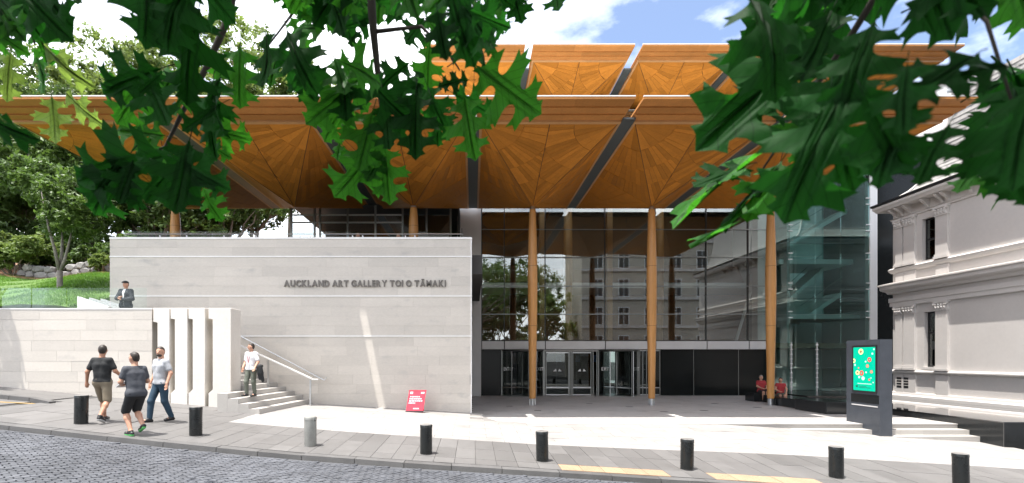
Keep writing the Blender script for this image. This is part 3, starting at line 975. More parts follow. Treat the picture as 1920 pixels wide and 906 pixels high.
# atrium inside
gb_holder = empty('glass_stair_box', (px2x(1545, 27.0), 27.0, 0), 'green tinted glass stair tower with point fixings', 'glass tower')
struct_floor = MB().box(gx0 - 1.2, 23.4, GY + .25, 44, 2.72, 2.98).build('atrium_floor', M['int_floor']); tag(struct_floor, kind='structure')
MB().box(-.9, gx0, GY + .2, 44, 0, 17).build('atrium_side_wall', M['grey_paint'], kind='structure')
MB().box(gx0, 24, 43.8, 44.2, 0, 17).build('atrium_rear_wall', M['tan_wall'], kind='structure')
MB().box(23.5, 23.52, 27.6, 33, 5.0, 17).build('side_pane', M['glass_green'], gb_holder)
MB().box(23.5, 23.8, 27.6, 33, 0, 5.0).build('atrium_low_end_wall', M['grey_paint'], kind='structure')
MB().box(23.5, 23.8, 33, 44, 0, 17).build('atrium_end_wall', M['grey_paint'], kind='structure')
MB().box(-.9, 24, 31.5, 44.2, 16.9, 17.1).build('atrium_roof', M['grey_paint'], kind='structure')
gal = empty('interior_gallery', (8, 38, 6), 'pale interior balcony seen through the atrium glass', 'balcony')
MB().box(gx0, 23.4, 37, 43.7, 7.5, 7.9).build('slab', M['white_paint'], gal)
MB().box(gx0, 23.4, 36.95, 36.99, 7.9, 8.9).build('glass_front', M['glass_bal'], gal)
MB().box(2, 7.5, 43.5, 43.7, 3, 7.4).build('wall_panel', M['tan_wall'], gal)
for i, (px_, d) in enumerate(((1065, 31.0), (1236, 30.5))):
    xx = px2x(px_, d)
    o = MB().lathe([(.20, 2.98), (.26, 5), (.29, 8), (.27, 12), (.25, 16.8)], (xx, d, 0), 16).build('interior_column', M['wood_col_in']); shade_auto(o)
    tag(o, ['round timber column inside the glass, between the left and middle outside columns', 'round timber column inside the glass just right of the middle outside column'][i], 'column', 'timber columns inside the atrium')
# timber canopy inside, glimpsed at the top left of the glass
make_canopy('interior_canopy', 'timber ceiling canopy inside the glass, left of the first column', None, (px2x(948, 34), 36.0), 30.5, 31.6, 41, 12.6, 12.35, py2z(462, 36), 3.2, 3.0, col=False, wb=.5, seed=77, rings=[.3, 2, 4, 7.5])
for i, (a, b, z) in enumerate(((30.0, 33.5, 0), (30.6, 34.0, 0))):
    xx = px2x(1015 if i == 0 else 1140, 29)
    o = MB().box(xx - .16, xx + .16, 28.6, 28.95, 2.98, 16.5).build('interior_mullion_post', M['wood_col_in'])
    tag(o, ['square timber post inside the glass beside the first outside column', 'square timber post inside the glass between the first and second outside columns'][i], 'post', 'square posts inside the atrium')
# slanting white struts inside at the right
for i, (p0, p1) in enumerate((((1398, 500), (1412, 395)), ((1406, 545), (1425, 430)), ((1380, 640), (1408, 545)))):
    o = MB().tube([P(p0[0], p0[1], 30), P(p1[0], p1[1], 30.4)], .09, 8).build('raking_strut', M['white_paint'])
    tag(o, ['upper left slanting white strut behind the right panes', 'upper right slanting white strut behind the right panes', 'lower slanting white strut behind the right panes'][i], 'strut', 'slanting struts inside the atrium')
wcol = MB().box(px2x(1417, 29), px2x(1434, 29), 28.8, 29.4, 2.98, 16.8).build('interior_white_pillar', M['white_paint'])
tag(wcol, 'white pillar behind the right edge of the atrium glass', 'pillar')

# ------------------------------------------------------------------ entrance level
DY = 27.5
DZ = py2z(656, GY) + .01
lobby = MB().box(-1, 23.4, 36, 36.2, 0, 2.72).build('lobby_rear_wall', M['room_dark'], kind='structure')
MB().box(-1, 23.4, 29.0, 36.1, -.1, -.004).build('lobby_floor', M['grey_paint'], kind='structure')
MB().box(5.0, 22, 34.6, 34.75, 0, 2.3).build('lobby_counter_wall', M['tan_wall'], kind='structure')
bp = empty('black_entrance_panels', (px2x(1340, DY), DY, 0), 'glossy black wall panels right of the entrance doors', 'wall panels')
for a, b in ((1239, 1300), (1301, 1384), (1385, 1440)):
    MB().box(px2x(a, DY) + .015, px2x(b, DY) - .015, DY - .05, DY + .05, .02, DZ).build('panel', M['black'], bp)
for a in (1300.5, 1384.5):
    MB().box(px2x(a, DY) - .014, px2x(a, DY) + .014, DY - .02, DY + .04, .0, DZ).build('joint_strip', M['greymetal'], bp)
bp2 = MB().box(px2x(887.5, DY), px2x(938.5, DY), DY - .05, DY + .05, .0, DZ).build('black_side_panel', M['black'])
tag(bp2, 'glossy black panel between the stone wall and the left revolving door', 'wall panel')

def white_print_flat(text, origin, width, cap, parent, m=None):
    write(text, origin, width, cap, .002, m or M['print_white'], parent, part='letter', bold=.004)

def revolving(name, label, pa, pb, texts):
    xa, xb = px2x(pa, DY), px2x(pb, DY)
    cx, r = (xa + xb) / 2, (xb - xa) / 2
    cyy = DY + .25
    root = empty(name, (cx, cyy, 0), label, 'revolving door', 'revolving entrance doors')
    n = 20
    def arc(a0, a1, mname, pname, rr=r):
        b = MB()
        k = 10
        for i in range(k):
            t0, t1 = a0 + (a1 - a0) * i / k, a0 + (a1 - a0) * (i + 1) / k
            p = [(cx + q * math.cos(t), cyy + q * math.sin(t)) for t in (t0, t1) for q in (rr, rr - .02)]
            b.add([(p[0][0], p[0][1], .02), (p[2][0], p[2][1], .02), (p[2][0], p[2][1], DZ - .1), (p[0][0], p[0][1], DZ - .1)], [(0, 1, 2, 3)])
        o = b.build(pname, M[mname], root); return o
    arc(math.radians(180), math.radians(235), 'glass_dark', 'curved_glass')
    arc(math.radians(305), math.radians(360), 'glass_dark', 'curved_glass')
    arc(math.radians(0), math.radians(180), 'room_dark', 'rear_drum')
    MB().lathe([(r + .02, DZ - .1), (r + .02, DZ)], (cx, cyy, 0), 28).build('drum_top', M['darkmetal'], root)
    MB().lathe([(r + .015, .0), (r + .015, .02)], (cx, cyy, 0), 28).build('floor_ring', M['greymetal'], root)
    for ang in (20, 110, 200, 290):
        t = math.radians(ang + (12 if pa > 1000 else -8))
        c, s = math.cos(t), math.sin(t)
        e = (cx + (r - .06) * c, cyy + (r - .06) * s)
        MB().add([(cx, cyy, .03), (e[0], e[1], .03), (e[0], e[1], DZ - .12), (cx, cyy, DZ - .12)], [(0, 1, 2, 3)]).build('door_wing', M['glass_dark'], root)
        MB().tube([(e[0], e[1], .03), (e[0], e[1], DZ - .12)], .018, 6).build('wing_stile', M['greymetal'], root)
        m1 = ((cx * .3 + e[0] * .7), (cyy * .3 + e[1] * .7))
        MB().tube([(cx, cyy, .45), (e[0], e[1], .45)], .03, 6).build('push_bar', M['steel'], root)
    MB().tube([(cx, cyy, .02), (cx, cyy, DZ - .1)], .03, 8).build('centre_shaft', M['greymetal'], root)
    for ang in (235, 305):
        t = math.radians(ang)
        MB().tube([(cx + r * math.cos(t), cyy + r * math.sin(t), .0), (cx + r * math.cos(t), cyy + r * math.sin(t), DZ - .1)], .022, 8).build('jamb', M['steel'], root)
    for a in (xa, xb):
        MB().box(a - .03, a + .03, DY - .04, DY + .04, 0, DZ).build('side_post', M['greymetal'], root)
    for text, px_, w in texts:
        xx = px2x(px_, DY - r)
        dy = math.sqrt(max(r * r - (px2x(px_ + 8, DY - .3) - cx) ** 2, .01))
        yy = cyy - dy - .03
        white_print_flat(text, (px2x(px_, yy), yy, py2z(695, yy)), w, .19, root)
    return root
revolving('revolving_door', 'left revolving entrance door with dark curved glass beside the black panel', 941, 1019, [('ENTRY', 944.5, .52), ('EXIT', 1004.5, .42)])
revolving('revolving_door', 'right revolving entrance door with dark curved glass, marked exit', 1122, 1196, [('EXIT', 1128, .46), ('EXIT', 1188.5, .30)])

sd = empty('sliding_doors', (px2x(1070, DY), DY, 0), 'pair of clear glass sliding doors between the revolving doors', 'doors')
for a, b in ((1024, 1066), (1074, 1108)):
    xa, xb = px2x(a, DY), px2x(b, DY)
    leaf = MB().box(xa, xb, DY, DY + .015, .08, DZ - .18).build('door_leaf', M['glass_dark'], sd)
    for x0, x1, z0, z1 in ((xa, xb, .02, .08), (xa, xb, DZ - .2, DZ - .13), (xa, xb, .42, .50)):
        MB().box(x0, x1, DY - .025, DY + .03, z0, z1).build('rail', M['steel'], leaf)
    for xx in (xa, xb):
        MB().box(xx - .02, xx + .02, DY - .02, DY + .03, .02, DZ - .14).build('stile', M['greymetal'], leaf)
    xc = px2x((a + b) / 2, DY)
    for q in (-.14, .14):
        t = [(xc + q - .10, 1.38), (xc + q + .10, 1.38), (xc + q + .01 - q * .3, 1.53)]
        put('arrow_print', mesh_from('arrow_print', [(x_, DY - .004, z_) for x_, z_ in t], [(0, 1, 2)], M['print_white']), leaf)
MB().box(px2x(1020, DY), px2x(1121, DY), DY - .05, DY + .06, DZ - .1, DZ).build('header', M['alu'], sd)
for a in (1021, 1068, 1071, 1112, 1119):
    MB().box(px2x(a, DY) - .025, px2x(a, DY) + .025, DY - .03, DY + .04, 0, DZ - .1).build('post', M['greymetal'], sd)
gs = empty('glass_side_screen', (px2x(1218, DY), DY, 0), 'narrow glass screen right of the right revolving door', 'glass screen')
MB().box(px2x(1199, DY), px2x(1237, DY), DY, DY + .015, .02, DZ - .03).build('pane', M['glass_dark'], gs)
for a in (1199, 1205, 1212, 1237):
    MB().box(px2x(a, DY) - .018, px2x(a, DY) + .018, DY - .03, DY + .03, 0, DZ - .02).build('stile', M['greymetal'], gs)
for z in (.02, .42, DZ - .08):
    MB().box(px2x(1199, DY), px2x(1237, DY), DY - .02, DY + .02, z, z + .06).build('rail', M['steel'], gs)
for i, (a, b, nm) in enumerate(((1042, 1053, 'leftmost'), (1079, 1088, 'second from left'), (1111, 1118.5, 'third from left'), (1125, 1135, 'rightmost'))):
    d = 29.2
    o = MB().box(px2x(a, d), px2x(b, d), d, d + .01, py2z(679, d), py2z(666, d)).build('blue_poster', M['print_blue'])
    tag(o, nm + ' small blue poster behind the entrance glass', 'poster', 'blue posters behind the entrance glass')
    MB().box(px2x(a, d) + .05, px2x(a, d) + .07, d, d + .01, 0, py2z(679, d)).build('stand', M['greymetal'], o)

# ------------------------------------------------------------------ green glass stair box on the right
BY = 27.0
gb = gb_holder
bx = [px2x(p, BY) for p in (1449, 1481, 1529, 1577, 1630)]
bz = [.30, py2z(655, BY), py2z(590, BY), py2z(537, BY), py2z(481, BY), py2z(428, BY), py2z(378, BY), 12.6, 15.5]
for a, b in zip(bx[:-1], bx[1:]):
    for z0, z1 in zip(bz[:-1], bz[1:]):
        MB().box(a + .008, b - .008, BY, BY + .018, z0 + .008, z1 - .008).build('pane', M['glass_green'], gb)
for xx in (bx[1], bx[-1] - .12):
    for z in bz[2:-1]:
        for dz in (-.17, .17):
            MB().tube([(xx - .12, BY - .05, z + dz), (xx + .12, BY - .05, z + dz)], .025, 6).build('spider_fixing', M['flash'], gb)
            MB().tube([(xx, BY - .05, z + dz), (xx, BY + .12, z + dz)], .02, 6).build('fixing_bolt', M['steel'], gb)
for xx in (bx[1], bx[2]):
    b = MB().tube([(xx, BY - .12, .30), (xx, BY - .12, 3.0)], .035, 8)
    b.build('glass_fin_rod', M['alu'], gb)
    for z in np.arange(.5, 2.9, .26):
        MB().lathe([(.075, 0), (.075, .05)], (xx, BY - .12, float(z)), 10).build('rod_collar', M['flash'], gb)
MB().box(px2x(1630, BY) + .0, px2x(1643.5, BY), BY - .06, BY + .3, 0, 16.2).build('white_edge_post', M['flash'], gb)
MB().box(px2x(1449, 33), 24, 32.6, 32.8, 0, 16.5).build('rear_wall', M['white_paint'], gb)
MB().box(px2x(1455, 29) , px2x(1452, 29) + .25, 28, 32, 3, 16.5).build('inner_wall', M['grey_paint'], gb)
for i, (pyy, pa, pb) in enumerate(((488, 1461, 1600), (591, 1478, 1612))):
    d = 28.3
    z = py2z(pyy, d)
    MB().box(px2x(pa, d), px2x(pb, d), d, 31.5, z - .22, z + .05).build('landing', M['white_paint'], gb)
    MB().box(px2x(pa, d), px2x(pb, d), d - .03, d - .01, z + .05, z + .95).build('landing_glass', M['glass_bal'], gb)
    MB().tube([(px2x(pa, d), d - .05, z + .98), (px2x(pb, d), d - .05, z + .98)], .022, 6).build('landing_rail', M['steel'], gb)
for (p0, p1, d) in (((1455, 470), (1620, 372), 30.5), ((1462, 575), (1545, 500), 29.5), ((1500, 600), (1625, 515), 31)):
    a, b = P(p0[0], p0[1], d), P(p1[0], p1[1], d)
    t = Vector((0, 0, -.28)); w = Vector((0, 1.3, 0))
    pts = [a + t, b + t, b + t + w, a + t + w, a, b, b + w, a + w]
    MB().hexa(pts).build('stair_flight', M['white_paint'], gb)
    MB().tube([a + Vector((0, -.02, .9)), b + Vector((0, -.02, .9))], .022, 6).build('flight_rail', M['greymetal'], gb)
dp = MB().box(px2x(1643.5, BY) + .01, px2x(1760, BY), BY + .1, BY + .4, 0, py2z(270, BY)).build('dark_cladding', M['black'])
tag(dp, 'tall dark cladding panel between the glass tower and the heritage building', 'cladding')
# pale glazed roof structure far behind, right
gr = empty('glazed_roof_house', (px2x(1830, 40), 40, 15), 'pale glazed rooftop structure behind the right canopy end', 'rooftop')
MB().box(px2x(1775, 40), px2x(1900, 40), 40, 46, 0, py2z(150, 40)).build('wall', M['white_paint'], gr)
for px_ in (1790, 1828, 1866):
    MB().box(px2x(px_, 40) - .06, px2x(px_, 40) + .06, 39.9, 40, 10, py2z(150, 40)).build('mullion', M['greymetal'], gr)
MB().box(px2x(1770, 40), px2x(1905, 40), 39.7, 46.2, py2z(150, 40), py2z(143, 40)).build('eave', M['flash'], gr)
for z in (py2z(172, 40), py2z(195, 40)):
    MB().box(px2x(1775, 40), px2x(1900, 40), 39.92, 40, z - .05, z + .05).build('rail', M['greymetal'], gr)

# ------------------------------------------------------------------ black granite plinth and seats
PX = 15.7
pl = empty('granite_plinth', (PX, 16, 0), 'long polished black granite plinth along the heritage building', 'plinth')
MB().box(PX, 20.38, 14.3, 23.46, -1.0, .20).build('plinth_body', M['granite_black'], pl)
MB().box(PX - .004, 20.39, 14.296, 23.46, .202, .236).build('polished_top', M['granite_top'], pl)
MB().box(PX - .003, PX, 14.3 + .0, 14.32, -.6, .2).build('joint', M['kerb'], pl)
MB().box(px2x(1500, 24), 20.38, 23.47, 26.85, -.3, .30).build('rear_plinth', M['granite_black'], pl)
seats = [((px2x(1455, 22.4), px2x(1498, 22.4), 22.4, 24.6, .36), 'low black granite seat under the glass tower, beside the right column'),
         ((px2x(1498, 20.2), px2x(1549.5, 20.2), 20.2, 22.3, .39), 'middle stepped black granite seat under the glass tower'),
         ((px2x(1549.5, 18.3), px2x(1600, 18.3), 18.3, 20.1, .46), 'nearest black granite seat block, left of the sign'),
         ((px2x(1414, 23.6), px2x(1440, 23.6), 23.6, 24.4, .42), 'black seat block under the woman left of the right column')]
for (a, b, y0, y1, h), lab in seats:
    o = MB().box(a, b, y0, y1, 0.002, h).build('granite_bench', M['granite_black'])
    bevel(o, .025, 2)
    tag(o, lab, 'bench', 'black granite benches')

# ------------------------------------------------------------------ heritage building on the right
HX, HYF, HYN = 20.4, 23.5, 11.0
hb = empty('heritage_building', (HX + 3, 18, 0), 'pale mauve stucco heritage building with pilasters and bracketed cornice', 'building')
def hz(py, px=1677): return py2z(py, HX * FPX / (px - CX))
def hy(px): return HX * FPX / (px - CX)
W_LO = (hy(1757), hy(1733), 1.72, 4.20)
W_UP = (hy(1754), hy(1729), 6.52, 8.42)
def wall_with_holes():
    ys = sorted([HYN, HYF, W_LO[0], W_LO[1], W_UP[0], W_UP[1]])
    zs = sorted([0.236, 9.3, W_LO[2], W_LO[3], W_UP[2], W_UP[3]])
    b = MB()
    for y0, y1 in zip(ys[:-1], ys[1:]):
        for z0, z1 in zip(zs[:-1], zs[1:]):
            ym, zm = (y0 + y1) / 2, (z0 + z1) / 2
            if any(w[0] < ym < w[1] and w[2] < zm < w[3] for w in (W_LO, W_UP)): continue
            b.add([(HX, y0, z0), (HX, y1, z0), (HX, y1, z1), (HX, y0, z1)], [(0, 3, 2, 1)])
    for w in (W_LO, W_UP):
        y0, y1, z0, z1 = w; d = HX + .28
        b.add([(HX, y0, z0), (d, y0, z0), (d, y0, z1), (HX, y0, z1)], [(0, 1, 2, 3)])
        b.add([(HX, y1, z0), (d, y1, z0), (d, y1, z1), (HX, y1, z1)], [(3, 2, 1, 0)])
        b.add([(HX, y0, z0), (d, y0, z0), (d, y1, z0), (HX, y1, z0)], [(3, 2, 1, 0)])
        b.add([(HX, y0, z1), (d, y0, z1), (d, y1, z1), (HX, y1, z1)], [(0, 1, 2, 3)])
    b.add([(HX, HYF, .236), (HX + 9, HYF, .236), (HX + 9, HYF, 9.3), (HX, HYF, 9.3)], [(0, 1, 2, 3)])
    b.add([(HX, HYN, .236), (HX + 9, HYN, .236), (HX + 9, HYN, 9.3), (HX, HYN, 9.3)], [(3, 2, 1, 0)])
    b.build('wall', M['stucco'], hb)
wall_with_holes()
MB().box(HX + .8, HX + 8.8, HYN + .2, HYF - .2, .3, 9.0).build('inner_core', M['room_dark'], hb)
for nm, w, split in (('window', W_LO, .62), ('window', W_UP, .5)):
    y0, y1, z0, z1 = w
    xf = HX + .16
    fr = MB()
    fr.box(xf, xf + .06, y0, y0 + .07, z0, z1); fr.box(xf, xf + .06, y1 - .07, y1, z0, z1)
    fr.box(xf, xf + .06, y0 + .07, y1 - .07, z0, z0 + .08); fr.box(xf, xf + .06, y0 + .07, y1 - .07, z1 - .07, z1)
    zm = z0 + (z1 - z0) * split
    fr.box(xf - .01, xf + .05, y0 + .07, y1 - .07, zm - .04, zm + .04)
    wnd = fr.build('window', M['window_dark'], hb)
    MB().box(xf + .02, xf + .028, y0 + .07, y1 - .07, z0 + .08, zm - .04).build('pane', M['glass_win'], wnd)
    MB().box(xf + .02, xf + .028, y0 + .07, y1 - .07, zm + .04, z1 - .07).build('pane', M['glass_win'], wnd)
    if z0 > 5:
        MB().box(xf + .10, xf + .11, y0 + .07, y1 - .07, z0 + .1, z1 - .1).build('blind', M['white_paint'], wnd)
    MB().box(HX - .07, HX + .2, y0 - .06, y1 + .06, z0 - .11, z0 + .004).build('sill', M['stucco_trim'], wnd)

def moulding(name, prof, y0=HYN, y1=HYF, m='stucco_trim', ret=True):
    """prof: (outward distance, z) outline extruded along the wall, mitred round the far corner"""
    b = MB()
    n = len(prof)
    vs = [(HX - d, y0, z) for d, z in prof] + [(HX - d, y1 + d, z) for d, z in prof] + [(HX + 5, y1 + d, z) for d, z in prof]
    fs = []
    for s_ in range(2):
        for i in range(n):
            j = (i + 1) % n
            fs.append((s_ * n + i, s_ * n + j, (s_ + 1) * n + j, (s_ + 1) * n + i))
    fs.append(tuple(range(n))[::-1])
    b.add(vs, fs)
    return b.build(name, M[m], hb)
# base course, dado moulding, main entablature, upper sill band, eaves
moulding('base_moulding', [(-.02, .238), (.16, .238), (.16, .36), (.11, .42), (.09, .52), (-.02, .54)])
moulding('dado_moulding', [(-.02, 1.38), (.05, 1.40), (.13, 1.47), (.13, 1.52), (.05, 1.57), (-.02, 1.58)])
moulding('architrave', [(-.02, 4.62), (.09, 4.62), (.09, 4.80), (.12, 4.82), (.12, 5.02), (-.02, 5.04)])
moulding('main_cornice', [(-.02, 5.20), (.14, 5.22), (.20, 5.33), (.32, 5.40), (.36, 5.46), (.36, 5.58), (.42, 5.64), (.42, 5.70), (.06, 5.78), (-.02, 5.79)])
moulding('upper_sill_band', [(-.02, 6.20), (.06, 6.22), (.12, 6.32), (.14, 6.40), (.06, 6.46), (-.02, 6.47)])
moulding('upper_frieze', [(-.02, 8.74), (.06, 8.75), (.06, 8.80), (.10, 8.83), (-.02, 8.84)])
moulding('eaves_cornice', [(-.02, 9.26), (.46, 9.28), (.50, 9.36), (.56, 9.44), (.56, 9.54), (-.02, 9.56)])
moulding('gutter', [(.30, 9.562), (.60, 9.562), (.62, 9.66), (.56, 9.68), (.30, 9.66)], m='window_dark')
# brackets under the eaves (pairs over pilasters, singles between)
yy_list = [23.3, 22.95, 22.55, 21.65, 20.98, 20.72, 19.75, 18.75, 18.45, 17.5, 16.5, 15.5]
for yv in yy_list:
    out = [(0, 9.258), (.40, 9.258), (.40, 9.20), (.33, 9.13), (.20, 9.06), (.10, 8.96), (.06, 8.86), (0, 8.85)]
    b = MB().prism(out, yv - .055, yv + .055, lambda u, v, d: (HX - u, d, v))
    b.build('eaves_bracket', M['stucco_trim'], hb)
# pilasters with capitals
def pilaster(ya, yb_, z0, z1, capital):
    MB().box(HX - .10, HX + .02, ya, yb_, z0 + .20, z1 - .42).build('pilaster', M['stucco'], hb)
    q = MB()
    q.box(HX - .16, HX + .02, ya - .05, yb_ + .05, z0, z0 + .10); q.box(HX - .13, HX + .02, ya - .03, yb_ + .03, z0 + .10, z0 + .20)
    q.build('pilaster_base', M['stucco_trim'], hb)
    q = MB()
    q.box(HX - .13, HX + .02, ya - .03, yb_ + .03, z1 - .42, z1 - .36)
    q.box(HX - .11, HX + .02, ya, yb_, z1 - .36, z1 - .08)
    q.box(HX - .17, HX + .02, ya - .06, yb_ + .06, z1 - .08, z1)
    if capital:
        nn = 4
        for rr in range(2):
            for k in range(nn):
                yc_ = ya + (yb_ - ya) * (k + .5) / nn
                zc = z1 - .30 + rr * .12
                q.tube([(HX - .10, yc_, zc - .06), (HX - .155, yc_, zc + .02), (HX - .17, yc_ + .01, zc + .05), (HX - .14, yc_, zc + .06)], [.05, .045, .03, .015], 6)
        for e in (ya - .01, yb_ + .01):
            q.tube([(HX - .10, e, z1 - .12), (HX - .19, e, z1 - .12)], .055, 10)
    q.build('capital', M['stucco_trim'], hb)
for a, b in ((1682, 1695), (1697.5, 1718), (1757.5, 1780)):
    y1, y0 = hy(a), hy(b)
    pilaster(y0, y1, 1.58, 4.62, True)
    pilaster(y0, y1, 6.47, 8.74, True)
    MB().box(HX - .07, HX + .02, y0 - .02, y1 + .02, .54, 1.38).build('pedestal', M['stucco'], hb)
    MB().box(HX - .07, HX + .02, y0 - .02, y1 + .02, 5.79, 6.20).build('pedestal', M['stucco'], hb)
# vents in the base
for a, b in ((1684, 1693), (1697, 1706)):
    y1, y0 = hy(a), hy(b)
    v_ = MB().box(HX - .075, HX - .071, y0, y1, .72, 1.22).build('vent_grille', M['window_dark'], hb)
    for k in range(1, 4):
        MB().box(HX - .085, HX - .076, y0, y1, .72 + .125 * k - .012, .72 + .125 * k + .012).build('vent_bar', M['stucco_trim'], v_)
# concave mansard roof, slated
rp = [(-.30, 9.66), (.05, 9.78), (.42, 10.05), (.75, 10.45), (1.0, 11.0), (1.18, 11.7), (1.3, 12.5), (1.38, 13.4), (1.42, 14.2)]
roof = MB()
vs = [(HX + d, HYN, z) for d, z in rp] + [(HX + d, HYF - d, z) for d, z in rp] + [(HX + 8 - d, HYF - d, z) for d, z in rp]
n = len(rp); fs = []
for s_ in range(2):
    for i in range(n - 1):
        fs.append((s_ * n + i, (s_ + 1) * n + i, (s_ + 1) * n + i + 1, s_ * n + i + 1))
roof.add(vs, fs)
ro = roof.build('mansard_roof', M['slate'], hb)
roof_bm = MB()
for i in range(n - 1):
    d0, z0 = rp[i]; d1, z1 = rp[i + 1]
    L = math.hypot(d1 - d0, z1 - z0)
    m_ = max(1, int(L / .19))
    for k in range(m_):
        ta, tb = k / m_, (k + 1) / m_
        da, za, db_, zb_ = d0 + (d1 - d0) * ta, z0 + (z1 - z0) * ta, d0 + (d1 - d0) * tb, z0 + (z1 - z0) * tb
        y = HYN + (.15 if (i + k) % 2 else 0)
        while y < HYF - da - .3:
            j = random.uniform(0, .012)
            roof_bm.add([(HX + da - .03 - j, y + .006, za), (HX + da - .03 - j, y + .30, za), (HX + db_ - .012, y + .30, zb_), (HX + db_ - .012, y + .006, zb_),
                         (HX + da + .01, y + .006, za), (HX + da + .01, y + .30, za)], [(0, 3, 2, 1), (0, 1, 5, 4)])
            y += .306
roof_bm.build('roof_slates', M['slate'], ro, kind='stuff')
hip = [(HX + d - .02, HYF - d + .02, z + .02) for d, z in rp]
shade_auto(MB().tube(hip, .06, 8).build('roof_hip', M['stucco_trim'], ro))

# ------------------------------------------------------------------ information sign with screen
SGX, SGY0, SGY1, SGT = 12.62, 15.0, 16.35, 0.38
sg = empty('information_sign', (SGX + SGT / 2, 15.7, 0), 'dark grey granite sign slab with a green lit screen', 'sign')
prof = [(SGY0, -.75), (SGY0, 2.71), (SGY1, 2.71), (SGY1, .002), (15.668, .002), (15.668, -.148), (15.308, -.148), (15.308, -.298), (15.1, -.298), (15.1, -.75)]
prof = [(SGY0, -.45), (SGY0, 2.71), (SGY1, 2.71), (SGY1, .003), (15.67, .003), (15.67, -.147), (15.31, -.147), (15.31, -.297), (15.02, -.297), (15.02, -.45)]
o = MB().prism(prof, SGX, SGX + SGT, lambda u, v, d: (d, u, v)).build('slab', M['granite_sign'], sg)
def sy(px): return SGX * FPX / (px - CX)
ya, yb_ = sy(1645), sy(1599)
z0, z1 = py2z(737, 15.4), py2z(647.5, 15.4)
MB().box(SGX - .02, SGX - .002, ya, yb_, z0, z1).build('screen_bezel', M['window_dark'], sg)
def emis(name, col, st):
    m = bpy.data.materials.new(name); m.use_nodes = True
    bs = m.node_tree.nodes['Principled BSDF']
    bs.inputs['Base Color'].default_value = (*[c * .4 for c in col], 1); bs.inputs['Roughness'].default_value = .25
    bs.inputs['Emission Color'].default_value = (*col, 1); bs.inputs['Emission Strength'].default_value = st
    return m
M['scr'] = emis('screen_green', (.0, .33, .20), .75)
M['scr_y'] = emis('screen_yellow', (.75, .80, .25), .8)
M['scr_r'] = emis('screen_red', (.60, .07, .06), .8)
M['scr_l'] = emis('screen_pale', (.35, .70, .45), .8)
M['scr_d'] = emis('screen_dark_green', (.01, .12, .08), .7)
sa, sb, s0, s1 = ya + .055, yb_ - .055, z0 + .06, z1 - .06
scr = MB().box(SGX - .024, SGX - .0205, sa, sb, s0, s1).build('screen', M['scr'], sg)
def dot(u, v, r, m, hole=None):
    """u across the screen from its left edge (far side), v down from the top"""
    yc_ = sb + (sa - sb) * u; zc = s1 + (s0 - s1) * v
    def ring(rr, x, mm):
        vs = [(x, yc_ + rr * math.cos(t * math.pi / 8), zc + rr * math.sin(t * math.pi / 8)) for t in range(16)]
        vs = [(x, min(max(a[1], sa), sb), a[2]) for a in vs]
        put('screen_dot', mesh_from('screen_dot', vs, [tuple(range(16))[::-1]], M[mm]), scr)
    ring(r, SGX - .0255, m)
    if hole: ring(r * .5, SGX - .027, hole); ring(r * .2, SGX - .0285, 'scr_r' if m == 'scr_y' else 'scr_l')
for d in ((.36, .10, .095, 'scr_y', 'scr_d'), (.02, .31, .07, 'scr_y', 'scr'), (.75, .285, .075, 'scr_r', 'scr_d'), (.66, .43, .055, 'scr_r', 'scr'), (.20, .59, .075, 'scr_y', 'scr_d'), (.39, .595, .085, 'scr_r', 'scr_d'),
          (.46, .715, .065, 'scr_l', None), (.28, .69, .04, 'scr_l', None), (.58, .33, .03, 'scr_l', None), (.88, .15, .035, 'scr_l', None), (.84, .56, .05, 'scr_r', 'scr'), (.60, .575, .03, 'scr_l', None),
          (.08, .41, .035, 'scr_l', None), (.74, .74, .035, 'scr_r', None), (.92, .80, .022, 'print_white', None), (.95, .05, .03, 'scr_l', None), (.25, .48, .025, 'scr_r', None), (.82, .70, .02, 'scr_l', None)):
    dot(*d)
for v_, u0, u1, h, mm in ((.84, .2, .85, .010, 'scr_l'), (.905, .12, .22, .035, 'scr_d'), (.90, .27, .62, .010, 'scr_d'), (.93, .27, .80, .010, 'scr_d')):
    zc = s1 + (s0 - s1) * v_
    MB().box(SGX - .026, SGX - .0245, sb + (sa - sb) * u1, sb + (sa - sb) * u0, zc - h, zc + h).build('screen_print', M[mm], scr)
MB().box(SGX - .006, SGX - .001, sy(1648), sy(1596), py2z(756, 15.5), py2z(740, 15.5)).build('name_panel', M['granite_black'], sg)
MB().box(SGX - .008, SGX - .002, sy(1646), sy(1597), py2z(762, 15.5) , py2z(760, 15.5)).build('engraved_line', M['alu'], sg)

